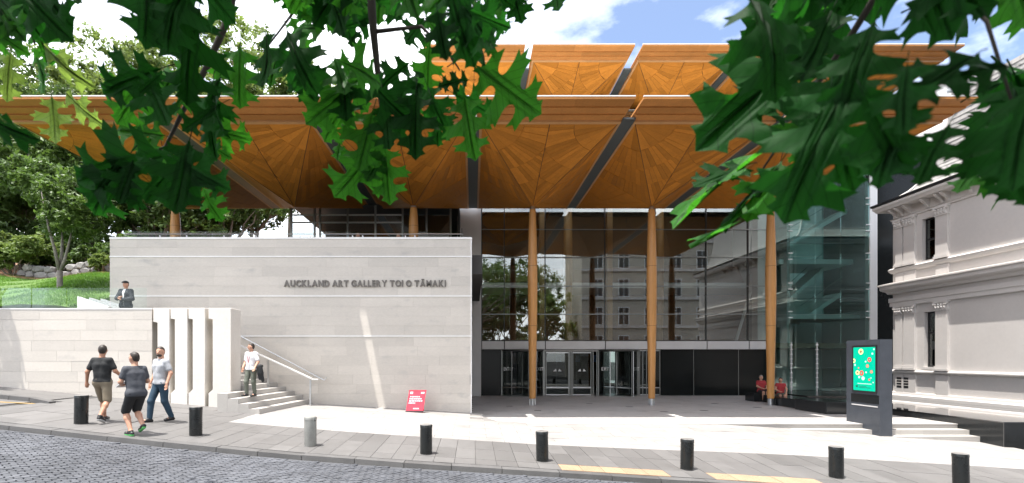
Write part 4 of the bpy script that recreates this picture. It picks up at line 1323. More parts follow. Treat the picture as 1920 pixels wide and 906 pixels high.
# ------------------------------------------------------------------ bollards
bl = [(152, 797, 54, 'first black bollard from the left, beside the man in a black shirt'), (367, 820, 54, 'second black bollard from the left, in front of the fins'),
      (582, 840, 54, 'grey metal bollard, the only one not black'), (799, 855, 56, 'black bollard in front of the red sign'), (1017, 868, 56, 'black bollard left of the first yellow paving strip'),
      (1288, 885, 58, 'black bollard between the two yellow paving strips'), (1568, 902, 59, 'black bollard nearest the information sign'), (1802, 915, 60, 'rightmost black bollard at the picture edge')]
prof = [(.128, 0), (.131, .012), (.131, .57), (.135, .575), (.135, .625), (.130, .638), (.118, .645)]
for cyc, (px_, pyb, h, lab) in enumerate(bl):
    y = 10.42 - .052 * px2x(px_, 10.3); x = px2x(px_, y)
    z = ground(x, y)
    grey = px_ == 582
    root = empty('bollard', (x, y, z), lab, 'bollard', 'bollards along the footpath')
    key = 'bollard_grey' if grey else 'bollard_black'
    shade_auto(MB().lathe(prof[:-1], (x, y, z - .005), 28).build('body', M[key], root), 30)
    shade_auto(MB().lathe([(.129, .632), (.127, .640), (.112, .647), (.04, .650)], (x, y, z - .005), 28).build('cap', M['bollard_cap'] if not grey else M['bollard_grey'], root), 40)
    shade_auto(MB().lathe([(.137, 0), (.137, .006)], (x, y, z + .0005), 28).build('base_ring', M['kerb'], root), 30)
    root.rotation_euler = (random.uniform(-.018, .018), random.uniform(-.018, .018), random.uniform(0, 6))
    if grey:
        root.rotation_euler = (0, 0, 0)
        MB().cbox((x + .118, y - .055, z + .56), (.012, .012, .016)).build('lock', M['window_dark'], root)

# ------------------------------------------------------------------ red A-frame sign by the wall
ax, ay = px2x(779, 17.1), 17.0
az = ground(ax, ay)
af = empty('a_frame_sign', (ax, ay, az), 'small red A-frame sign with white print, standing at the stone wall', 'sign')
def slant(u, v, w, x0=ax, y0=ay, z0=az):
    """u across, v up the board, w out of its face"""
    t = math.radians(17); skew = .12
    return (x0 + u + v * skew, y0 - .16 + v * math.sin(t) - w * math.cos(t), z0 + .05 + v * math.cos(t) + w * math.sin(t))
def board(u0, u1, v0, v1, w0, w1, name, m, parent=af):
    pts = [slant(u, v, w) for w in (w0, w1) for u, v in ((u0, v0), (u1, v0), (u1, v1), (u0, v1))]
    return put(name, mesh_from(name, pts, HEXA, M[m]), parent)
bd = board(-.30, .30, 0, .72, 0, .02, 'board', 'red')
board(-.31, .31, .72, .74, -.012, .028, 'top_edge', 'red')
board(-.31, .31, -.05, -.002, -.005, .025, 'lower_rail', 'window_dark')
for u in (-.28, .28): board(u - .015, u + .015, -.06, .70, -.03, -.004, 'leg', 'red')
MB().hexa([(ax - .28, ay + .18, az), (ax + .28, ay + .18, az), (ax + .28, ay + .20, az), (ax - .28, ay + .20, az), (ax - .22, ay + .045, az + .70), (ax + .34, ay + .045, az + .70), (ax + .34, ay + .07, az + .70), (ax - .22, ay + .07, az + .70)]).build('rear_board', M['red'], af)
board(-.25, -.15, .60, .68, .0205, .023, 'logo', 'red_print', bd); board(.13, .25, .61, .67, .0205, .023, 'logo', 'red_print', bd)
for k, (a, b) in enumerate(((-.23, .14), (-.24, .18), (-.24, .22), (-.25, -.02))):
    v_ = .48 - k * .075
    uu = a
    while uu < b - .03:
        w_ = random.uniform(.035, .085)
        board(uu, min(uu + w_, b), v_, v_ + .042, .0205, .023, 'print_line', 'red_print', bd)
        uu += w_ + .018
board(-.06, .14, .06, .10, .0205, .023, 'print_line', 'red_print', bd)

# kerb island at the far left edge
ki = empty('kerb_island', P(30, 757, 12.6), 'dark stone kerb edge with a yellow line at the far left', 'kerb')
for k in range(4):
    a = px2x(-60 + k * 38, 12.9); b = px2x(-60 + (k + 1) * 38 - 1, 12.9)
    za, zb_ = ground(a, 12.9), ground(b, 12.9)
    h = .11 if k < 3 else .05
    MB().hexa([(a, 12.9, za - .1), (b, 12.9, zb_ - .1), (b, 13.12, zb_ - .1), (a, 13.12, za - .1), (a, 12.92, za + .11), (b, 12.92, zb_ + h), (b, 13.12, zb_ + h), (a, 13.12, za + .11)]).build('kerb_stone', M['kerb'], ki)
M['yellow_line'] = mat('yellow_road_paint', (.34, .22, .07), .7, nz=((8, .2),))
pts = []
for px_, yv in ((-60, 12.2), (60, 12.62)):
    x = px2x(px_, yv)
    pts += [(x, yv, ground(x, yv) + .006), (x, yv + .12, ground(x, yv + .12) + .006)]
put('yellow_line', mesh_from('yellow_line', [pts[0], pts[2], pts[3], pts[1]], [(0, 1, 2, 3)], M['yellow_line']), ki)

# ------------------------------------------------------------------ park hillside behind, left
def hill(x, y):
    t = min(max((y - 17.0) / 11.5, 0), 1)
    z = 3.75 + 3.45 * t + (max(y - 28.5, 0)) * .21
    return z + .25 * math.sin(x * .35 + 1) * t + .12 * math.sin(x * 1.1 + y * .7)
hx = [-70 + i * 1.5 for i in range(38)] + [WX0 + .02]
hx = [x for x in hx if x < WX0 - .1] + [WX0 + .02]
sheet('lawn', hx, [15.48, 17, 18, 19, 20, 21.5, 23, 25, 27, 28.3], hill, M['grass_ground'])
sheet('hill', [-90 + i * 4 for i in range(30)], [28.3, 29, 31, 34, 38, 43, 50, 60, 75, 95], lambda x, y: hill(x, y) - .02 if x < WX0 else (hill(x, y) if y > 41 else 3.0), M['soil'])
def grass():
    n = 42000
    x = rng.uniform(-27, WX0 - .1, n); y = rng.uniform(17.6, 28.2, n)
    h = rng.uniform(.05, .13, n); a = rng.uniform(0, math.pi, n); lean = rng.normal(0, .04, (n, 2))
    z = np.array([hill(p, q) for p, q in zip(x, y)]) - .01
    w = rng.uniform(.010, .022, n)
    V = np.zeros((n, 3, 3))
    V[:, 0] = np.stack([x - w * np.cos(a), y - w * np.sin(a), z], 1)
    V[:, 1] = np.stack([x + w * np.cos(a), y + w * np.sin(a), z], 1)
    V[:, 2] = np.stack([x + lean[:, 0], y + lean[:, 1], z + h], 1)
    o = put('grass', mesh_from('grass', V.reshape(-1, 3), np.arange(3 * n).reshape(-1, 3), M['grass_blade']), kind='stuff')
M['grass_blade'] = leafmat('grass_blade', (.085, .19, .022), (.16, .30, .03), .35, .6, nz=(.6, .35))
grass()
# rough stone retaining wall and a strip of mulch
rw = empty('retaining_wall', (px2x(120, 28.4), 28.4, 7), 'low rough stone retaining wall at the top of the lawn', 'wall')
def rock(c, s, seed):
    r = random.Random(seed)
    bm = bmesh.new(); bmesh.ops.create_icosphere(bm, subdivisions=2, radius=1)
    for v in bm.verts:
        k = 1 + r.uniform(-.16, .16)
        v.co = Vector((max(-.8, min(.8, v.co.x * k)) * s[0] * 1.2, max(-.8, min(.8, v.co.y * k)) * s[1] * 1.2, max(-.75, min(.75, v.co.z * k)) * s[2] * 1.3)) + Vector(c)
    me = bpy.data.meshes.new('stone'); bm.to_mesh(me); bm.free(); me.materials.append(M['rock'])
    return me
k = 0
for lay in range(2):
    x = px2x(36, 28.4) + lay * .3
    while x < px2x(192, 28.4):
        w = random.uniform(.45, .85)
        if not (px2x(108, 28.4) < x + w / 2 < px2x(114, 28.4)):
            put('stone', rock((x + w / 2, 28.4, hill(x, 28.2) + .20 + lay * .36), (w * .52, .22, .20), k), rw)
        k += 1; x += w
bmx = MB()
xs_ = [px2x(10, 28) + i * .8 for i in range(12)]
v = [(x, y, hill(x, y) + .045) for y in (27.5, 27.9, 28.35) for x in xs_]
f = [(j * 12 + i, j * 12 + i + 1, (j + 1) * 12 + i + 1, (j + 1) * 12 + i) for j in range(2) for i in range(11)]
put('mulch_strip', mesh_from('mulch_strip', v, f, M['soil']), kind='structure')

# ------------------------------------------------------------------ trees
def crown_mesh(name, centres, radii, n, size, m, seed, flat=.75, hollow=.55):
    """leaf-sized faces gathered in clumps spread through the crown"""
    r = np.random.default_rng(seed)
    centres = np.array(centres, float); radii = np.array(radii, float)
    p = radii ** 2; p /= p.sum()
    ncl = max(12, n // 45)
    ci = r.choice(len(centres), ncl, p=p)
    d = r.normal(size=(ncl, 3)); d /= np.linalg.norm(d, axis=1)[:, None]
    rad = radii[ci] * (hollow + (1 - hollow) * r.random(ncl) ** .6)
    cl = centres[ci] + d * rad[:, None] * np.array([1, 1, flat])
    li = r.integers(0, ncl, n)
    clr = r.uniform(.22, .5, ncl) * np.mean(radii) * .55
    off = r.normal(size=(n, 3)) * .55
    pos = cl[li] + off * clr[li][:, None] * np.array([1, 1, .7])
    nrm = r.normal(size=(n, 3)) + np.array([0, 0, .9]) + off * .5
    nrm /= np.linalg.norm(nrm, axis=1)[:, None]
    t = r.normal(size=(n, 3)); t -= nrm * (t * nrm).sum(1)[:, None]; t /= np.linalg.norm(t, axis=1)[:, None]
    b = np.cross(nrm, t)
    s = size * r.uniform(.6, 1.35, n)[:, None]
    V = np.zeros((n, 4, 3))
    V[:, 0] = pos - t * s; V[:, 1] = pos - b * s * .45 - t * s * .1 - nrm * s * .12; V[:, 2] = pos + t * s; V[:, 3] = pos + b * s * .45 - t * s * .1 - nrm * s * .12
    return mesh_from(name, V.reshape(-1, 3), np.arange(4 * n).reshape(-1, 4), m)

def limb(b, p0, p1, r0, r1, r, wob=.12, k=5):
    p0, p1 = Vector(p0), Vector(p1); L = (p1 - p0).length
    pts = [p0.lerp(p1, i / k) + (Vector((r.uniform(-1, 1), r.uniform(-1, 1), r.uniform(-.5, .5))) * wob * L * .25 if 0 < i < k else Vector()) for i in range(k + 1)]
    b.tube(pts, [r0 + (r1 - r0) * i / k for i in range(k + 1)], 8)
    return pts

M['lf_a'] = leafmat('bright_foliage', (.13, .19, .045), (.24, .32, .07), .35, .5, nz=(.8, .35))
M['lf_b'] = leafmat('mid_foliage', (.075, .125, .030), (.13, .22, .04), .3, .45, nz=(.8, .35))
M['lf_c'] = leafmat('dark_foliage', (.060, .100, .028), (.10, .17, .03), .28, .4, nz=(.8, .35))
def make_tree(name, label, loc, h, spread, mk, seed, n=9000, leaf=.16, trunk_h=.35, bark='bark', tr=.22, lobes=9, group=None, flat=.75):
    r = random.Random(seed)
    x, y, z = loc
    root = empty(name, loc, label, 'tree', group)
    th = h * trunk_h
    b = MB()
    top = Vector((x + r.uniform(-.3, .3), y + r.uniform(-.3, .3), z + th))
    pts = limb(b, (x, y, z - .2), top, tr, tr * .7, r, .06)
    cs, rs_ = [], []
    for i in range(lobes):
        a = 2 * math.pi * i / lobes + r.uniform(-.4, .4)
        q = math.sqrt(r.uniform(.05, 1))
        hh = r.uniform(.45, 1.0)
        c = Vector((x + math.cos(a) * spread * q * .72, y + math.sin(a) * spread * q * .72, z + h * hh * (1 - .25 * q)))
        cs.append(c); rs_.append(spread * r.uniform(.32, .52))
        limb(b, top - Vector((0, 0, r.uniform(0, th * .3))), c, tr * .45, tr * .08, r, .2)
    cs.append(Vector((x, y, z + h * .62))); rs_.append(spread * .55)
    b.build('trunk', M[bark], root, smooth=True)
    put('crown', crown_mesh('crown', [tuple(c) for c in cs], rs_, n, leaf, M[mk], seed, flat), root)
    return root

G = 'trees on the park hillside'
def hp(px, d): 
    x = px2x(px, d); return (x, d, hill(x, d) - .05)
make_tree('park_tree', 'tall pale green tree above the left end of the canopy', hp(-30, 44), 22.5, 7.5, 'lf_a', 1, 16000, .24, .45, group=G)
make_tree('park_tree', 'tall pale green tree rising over the canopy under the white cloud', hp(225, 48), 25, 7.0, 'lf_a', 2, 17000, .24, .5, group=G)
make_tree('park_tree', 'pale green tree over the canopy beside the dark twig', hp(395, 50), 25, 6.5, 'lf_a', 3, 15000, .24, .5, group=G)
make_tree('park_tree', 'pale green treetop right of the others, over the canopy gap', hp(545, 50), 24, 6.0, 'lf_a', 4, 14000, .24, .5, group=G)
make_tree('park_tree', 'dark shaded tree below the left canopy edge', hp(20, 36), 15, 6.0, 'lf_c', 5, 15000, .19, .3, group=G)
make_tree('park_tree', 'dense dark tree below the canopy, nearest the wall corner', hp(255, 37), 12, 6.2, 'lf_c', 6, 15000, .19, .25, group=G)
make_tree('park_tree', 'mid green tree behind the retaining wall', hp(130, 33), 11, 4.0, 'lf_b', 7, 13000, .16, .3, group=G, bark='bark_pale')
make_tree('park_tree', 'mid green tree showing under the canopy left of the pavilion', hp(380, 38), 10.5, 5.5, 'lf_b', 8, 13000, .17, .25, group=G)
make_tree('park_tree', 'bright tree at the left picture edge behind the lawn', hp(-60, 31), 10, 5.0, 'lf_b', 9, 13000, .16, .25, group=G)
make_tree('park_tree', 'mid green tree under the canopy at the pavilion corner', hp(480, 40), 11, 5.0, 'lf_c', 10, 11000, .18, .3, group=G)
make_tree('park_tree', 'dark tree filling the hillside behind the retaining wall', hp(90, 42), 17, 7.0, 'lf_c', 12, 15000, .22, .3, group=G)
for i_, (px_, d_, h_, sp_, mk_, nm_) in enumerate(((-25, 34, 12, 5, 'lf_b', 'leafy tree filling the left edge below the canopy'), (60, 38, 14, 5.5, 'lf_b', 'mid green tree between the dark ones on the hillside'), (180, 35, 11, 4.5, 'lf_b', 'bushy tree left of the tall wall corner'),
        (300, 33, 8.5, 4.2, 'lf_b', 'bushy tree just above the tall wall top'), (330, 44, 15, 6, 'lf_c', 'dark tree under the canopy far behind the wall'), (430, 36, 8, 4, 'lf_b', 'low tree under the canopy beside the pavilion glass'),
        (120, 52, 27, 8, 'lf_a', 'big pale tree at the back of the hill, over the left canopy'), (310, 56, 31, 8, 'lf_a', 'farthest pale tree over the second canopy'), (470, 54, 29, 7, 'lf_a', 'far pale tree over the canopy gap'))):
    make_tree('park_tree', nm_, hp(px_, d_), h_, sp_, mk_, 80 + i_, 13000, .17 if d_ < 40 else .25, .18 if d_ < 45 else .4, group=G, lobes=12)
make_tree('pavement_tree', 'street tree at the far left, outside the picture, shading the low wall', (-15.7, 14.3, ground(-15.7, 14.3) - .03), 8.2, .95, 'lf_b', 95, 3500, .10, .5, tr=.08)
# shrubs at the head of the lawn
def shrub(label, px, d, w, h, mk, seed, n=5000, leaf=.11):
    x, y, z = hp(px, d)
    root = empty('shrub', (x, y, z), label, 'shrub', 'shrubs at the head of the lawn')
    r = random.Random(seed)
    b = MB()
    cs, rr = [], []
    for i in range(7):
        c = Vector((x + r.uniform(-.7, .7) * w, y + r.uniform(-.4, .4) * w, z + h * r.uniform(.35, .8)))
        limb(b, (x + r.uniform(-.1, .1), y, z - .1), c, .05, .015, r, .2)
        cs.append(tuple(c)); rr.append(w * r.uniform(.35, .5))
    b.build('stems', M['bark'], root)
    put('foliage', crown_mesh('foliage', cs, rr, n, leaf, M[mk], seed, .8, .4), root)
shrub('big pale green shrub at the left edge above the lawn', 25, 28.3, 2.0, 2.7, 'lf_a', 31, 8000, .13)
shrub('rounded mid green shrub left of the pale trunk', 60, 29.4, 1.6, 2.6, 'lf_b', 32, 7000, .13)
shrub('light green shrub beside the tall stone wall', 192, 28.1, .8, 1.2, 'lf_a', 33, 3500, .10)
shrub('dark shrub above the retaining wall', 150, 29.8, 1.5, 1.6, 'lf_b', 34, 5000, .12)
for i_, (px_, d_, w_, h_) in enumerate(((-15, 31, 2.2, 3), (85, 31.5, 2.0, 2.6), (120, 32, 2.0, 2.8), (175, 32.5, 2.2, 3.0), (40, 33, 2.4, 3.2), (270, 34, 2.6, 3.2))):
    shrub(['broad shrub at the picture edge under the trees', 'shrub behind the pale forked trunk', 'shrub right of the forked trunk, behind the stones', 'wide shrub above the right end of the stones', 'tall shrub under the left dark tree', 'shrub hidden low behind the tall wall top'][i_], px_, d_, w_, h_, 'lf_b' if i_ % 2 else 'lf_c', 120 + i_, 6500, .14)
shrub('leafy shrub behind the wall corner', 230, 30.5, 1.9, 2.6, 'lf_b', 35, 7000, .13)
# young forked tree standing in the lawn
lt = empty('forked_tree', P(111, 577, 21.5), 'slender pale forked tree trunk standing in the lawn', 'tree')
r = random.Random(5)
b = MB()
F0, F1 = P(110, 600, 21.5), P(112, 508, 21.5)
b.tube([F0 - Vector((0, 0, .9)), F0, F0.lerp(F1, .5) + Vector((.03, 0, 0)), F1], [.15, .13, .115, .11], 10)
ends = []
for (p, d) in (((92, 430), 21.3), ((117, 440), 21.9), ((128, 462), 21.6)):
    e = P(p[0], p[1], d); ends.append(e)
    b.tube([F1 - Vector((0, 0, .08)), F1.lerp(e, .5) + Vector((r.uniform(-.08, .08), 0, 0)), e, e + (e - F1) * .8 + Vector((0, 0, .4))], [.085, .06, .045, .02], 8)
b.build('trunk', M['bark_pale'], lt, smooth=True)
cs = [tuple(e + Vector((r.uniform(-1, 1), r.uniform(-.5, 1.2), 1.2 + r.uniform(0, 1.2)))) for e in ends for _ in range(3)]
put('crown', crown_mesh('crown', cs, [1.2] * len(cs), 12000, .11, M['lf_b'], 44), lt)

# ------------------------------------------------------------------ across the street (mirrored in the glass)
ob = empty('opposite_building', (30, -12, -1), 'cream five-storey building across the street, mirrored in the glass', 'building')
M['cream'] = mat('cream_stucco', (.46, .42, .36), .8, nz=((1, .06),))
MB().box(15, 52, -24, -12.2, -3, 20).build('wall', M['cream'], ob)
for s_ in range(5):
    MB().box(14.9, 52.1, -12.2, -11.9, 2.4 + s_ * 3.9, 2.75 + s_ * 3.9).build('string_course', M['stucco_trim'], ob)
MB().box(14.6, 52.4, -24.2, -11.4, 20, 20.6).build('cornice', M['stucco_trim'], ob)
for s_ in range(5):
    for c_ in range(10):
        xx = 17.2 + c_ * 3.6; zz = -1.1 + s_ * 3.9
        w = MB().box(xx - .75, xx + .75, -12.2, -12.12, zz, zz + 2.5).build('window', M['flash'], ob)
        for a, b_ in ((-.65, -.04), (.04, .65)):
            for z0, z1 in ((.1, 1.6), (1.7, 2.4)):
                MB().box(xx + a, xx + b_, -12.12, -12.10, zz + z0, zz + z1).build('pane', M['window_dark'], w)
make_tree('street_tree', 'green street tree across the road, mirrored in the left panes', (3.5, -15, -.3), 13, 5, 'lf_b', 61, 9000, .2, .3, group='trees across the road')
make_tree('street_tree', 'large dark tree across the road, mirrored behind the first column', (-2.5, -19, 0), 17, 6.5, 'lf_b', 63, 11000, .24, .25, group='trees across the road')
make_tree('street_tree', 'tall tree across the road between the other mirrored trees', (6.8, -22, -.4), 21, 7, 'lf_b', 64, 12000, .26, .25, group='trees across the road')
make_tree('street_tree', 'second green tree across the road, mirrored beside the cream building', (10.5, -16, -.6), 14, 5, 'lf_a', 62, 9000, .2, .3, group='trees across the road')

# ------------------------------------------------------------------ people: blended implicit bodies meshed as one surface
def surface_nets(F, org, h):
    nx, ny, nz = F.shape
    ins = F < 0
    c = np.zeros((nx - 1, ny - 1, nz - 1), np.int8)
    for a in (0, 1):
        for b in (0, 1):
            for d in (0, 1):
                c += ins[a:nx - 1 + a, b:ny - 1 + b, d:nz - 1 + d]
    act = (c > 0) & (c < 8)
    I = np.argwhere(act)
    idx = -np.ones(act.shape, np.int64); idx[act] = np.arange(len(I))
    acc = np.zeros((len(I), 3)); cnt = np.zeros(len(I))
    cor = [(a, b, d) for a in (0, 1) for b in (0, 1) for d in (0, 1)]
    for p in cor:
        for ax in range(3):
            if p[ax]: continue
            q = list(p); q[ax] = 1
            fa = F[I[:, 0] + p[0], I[:, 1] + p[1], I[:, 2] + p[2]]; fb = F[I[:, 0] + q[0], I[:, 1] + q[1], I[:, 2] + q[2]]
            m = (fa < 0) != (fb < 0)
            t = np.where(m, fa / np.where(m, fa - fb, 1), 0)
            pos = np.array(p, float)[None].repeat(len(I), 0); pos[:, ax] += t
            acc += np.where(m[:, None], pos, 0); cnt += m
    V = (I + acc / np.maximum(cnt, 1)[:, None]) * h + org
    faces = []
    for ax in range(3):
        s0 = [slice(None)] * 3; s1 = [slice(None)] * 3
        s0[ax] = slice(0, -1); s1[ax] = slice(1, None)
        A, B = ins[tuple(s0)], ins[tuple(s1)]
        E = np.argwhere(A != B)
        u, v = (ax + 1) % 3, (ax + 2) % 3
        ok = (E[:, u] > 0) & (E[:, v] > 0) & (E[:, u] < F.shape[u] - 1) & (E[:, v] < F.shape[v] - 1)
        E = E[ok]
        def cell(du, dv):
            q = E.copy(); q[:, u] -= du; q[:, v] -= dv
            return idx[q[:, 0], q[:, 1], q[:, 2]]
        quad = np.stack([cell(1, 1), cell(0, 1), cell(0, 0), cell(1, 0)], 1)
        flip = ~A[E[:, 0], E[:, 1], E[:, 2]]
        quad[flip] = quad[flip][:, ::-1]
        faces.append(quad)
    return V, np.concatenate(faces)

def blob_mesh(name, prims, h, m, k=.03, clip=None, fold=0.0):
    """prims: ('c', a, b, ra, rb) tapered capsules or ('e', centre, radii, yaw) ellipsoids"""
    lo = np.full(3, 1e9); hi = -lo
    for p in prims:
        if p[0] == 'c':
            for q, r in ((p[1], p[3]), (p[2], p[4])):
                lo = np.minimum(lo, np.array(q) - r); hi = np.maximum(hi, np.array(q) + r)
        else:
            R_ = max(p[2]); lo = np.minimum(lo, np.array(p[1]) - R_); hi = np.maximum(hi, np.array(p[1]) + R_)
    lo -= .03; hi += .03
    n = np.ceil((hi - lo) / h).astype(int) + 1
    ax = [lo[i] + h * np.arange(n[i]) for i in range(3)]
    F = np.full(tuple(n), .3, np.float32)
    for p in prims:
        if p[0] == 'c':
            a, b = np.array(p[1], float), np.array(p[2], float); r = max(p[3], p[4])
            bl, bh = np.minimum(a, b) - r - .07, np.maximum(a, b) + r + .07
        else:
            a = np.array(p[1], float); r = max(p[2]); bl, bh = a - r - .07, a + r + .07
        s = [slice(max(0, int((bl[i] - lo[i]) / h)), min(n[i], int((bh[i] - lo[i]) / h) + 2)) for i in range(3)]
        X, Y, Z = np.meshgrid(ax[0][s[0]], ax[1][s[1]], ax[2][s[2]], indexing='ij')
        if p[0] == 'c':
            ab = b - a; L2 = max(ab @ ab, 1e-9)
            t = np.clip(((X - a[0]) * ab[0] + (Y - a[1]) * ab[1] + (Z - a[2]) * ab[2]) / L2, 0, 1)
            d = np.sqrt((X - a[0] - t * ab[0]) ** 2 + (Y - a[1] - t * ab[1]) ** 2 + (Z - a[2] - t * ab[2]) ** 2) - (p[3] + (p[4] - p[3]) * t)
        else:
            yw = p[3] if len(p) > 3 else 0
            cw, sw = math.cos(yw), math.sin(yw)
            dx, dy, dz = X - a[0], Y - a[1], Z - a[2]
            u, v = dx * cw + dy * sw, -dx * sw + dy * cw
            rr = p[2]
            q = np.sqrt((u / rr[0]) ** 2 + (v / rr[1]) ** 2 + (dz / rr[2]) ** 2)
            d = (q - 1) * min(rr)
        f = F[tuple(s)]
        kk = k if len(p) < 6 else p[5]
        hh = np.maximum(kk - np.abs(f - d), 0) / kk
        F[tuple(s)] = np.minimum(f, d) - hh * hh * kk * .25
    if clip:
        X, Y, Z = np.meshgrid(*ax, indexing='ij')
        for fn in clip:
            F = np.maximum(F, fn(X, Y, Z))
    F[0] = F[-1] = .3; F[:, 0] = F[:, -1] = .3; F[:, :, 0] = F[:, :, -1] = .3
    V, Q = surface_nets(F, lo, h)
    if fold:
        # slack cloth: shallow slanting folds, different on every garment
        ph = rng.uniform(0, 6.3, 6)
        c = V - V.mean(0)
        r_ = np.sqrt(c[:, 0] ** 2 + c[:, 1] ** 2) + 1e-6
        a = np.arctan2(c[:, 1], c[:, 0])
        w = np.sin(c[:, 2] * 34 + 2.2 * np.sin(a * 2 + ph[0]) + ph[1]) * .6 + np.sin(c[:, 2] * 17 - a * 3 + ph[2]) * .7 + np.sin(a * 7 + c[:, 2] * 9 + ph[3]) * .5
        V = V + np.stack([c[:, 0] / r_, c[:, 1] / r_, 0 * r_], 1) * (w * fold)[:, None]
    return mesh_from(name, V, Q, m, smooth=True)

M['skin'] = mat('skin', (.50, .27, .18), .55, nz=((12, .08),), local=True)
M['skin_tan'] = mat('tanned_skin', (.42, .21, .13), .55, nz=((12, .08),), local=True)
M['hair'] = mat('dark_brown_hair', (.022, .015, .010), .55, nz=((60, .4),), local=True)
M['hair_grey'] = mat('grey_hair', (.30, .28, .26), .6, nz=((60, .3),), local=True)
def cloth(name, c, r=.85): return mat(name, c, r, nz=((9, .12), (70, .12)), bump=(25, .35), local=True)
M['c_black'] = cloth('black_fabric', (.014, .015, .016))
M['c_charcoal'] = cloth('charcoal_fabric', (.060, .064, .075))
M['c_lightgrey'] = cloth('light_grey_fabric', (.38, .39, .41))
M['c_khaki'] = cloth('khaki_fabric', (.20, .165, .115))
M['c_jeans'] = cloth('blue_denim', (.018, .045, .075))
M['c_white'] = cloth('white_fabric', (.72, .71, .72))
M['c_olive'] = cloth('grey_olive_fabric', (.11, .12, .095))
M['c_red'] = cloth('red_fabric', (.35, .03, .035))
M['c_navy'] = cloth('dark_navy_fabric', (.015, .018, .026))
M['shoe'] = mat('dark_shoe', (.012, .012, .014), .5)
M['sole'] = mat('pale_sole', (.45, .45, .44), .7)
M['sole_green'] = mat('green_shoe_trim', (.10, .45, .12), .6)

STAND = dict(pel=(0, 0, .95), waist=(0, 0, 1.10), chest=(0, .0, 1.32), neck=(0, -.015, 1.49), head=(0, .015, 1.665),
             shR=(.163, -.01, 1.435), shL=(-.163, -.01, 1.435), elR=(.245, -.04, 1.16), elL=(-.245, -.04, 1.16), wrR=(.265, .05, .93), wrL=(-.265, .05, .93),
             hpR=(.09, 0, .92), hpL=(-.09, 0, .92), knR=(.10, .02, .50), knL=(-.10, .02, .50), anR=(.10, -.03, .09), anL=(-.10, -.03, .09),
             toR=(.12, .15, .035), toL=(-.12, .15, .035), hdR=(0, .1, -1), hdL=(0, .1, -1))
SEAT = dict(STAND)
for key in ('pel', 'waist', 'chest', 'neck', 'head', 'shR', 'shL', 'hpR', 'hpL'):
    q = STAND[key]; SEAT[key] = (q[0], q[1], q[2] - .40)
SEAT.update(elR=(.25, .10, .80), elL=(-.25, .10, .80), wrR=(.10, .30, .70), wrL=(-.10, .30, .70), knR=(.10, .42, .50), knL=(-.10, .42, .50),
            anR=(.10, .40, .09), anL=(-.10, .40, .09), toR=(.11, .56, .035), toL=(-.11, .56, .035), hdR=(-.6, .6, -.2), hdL=(.6, .6, -.2))

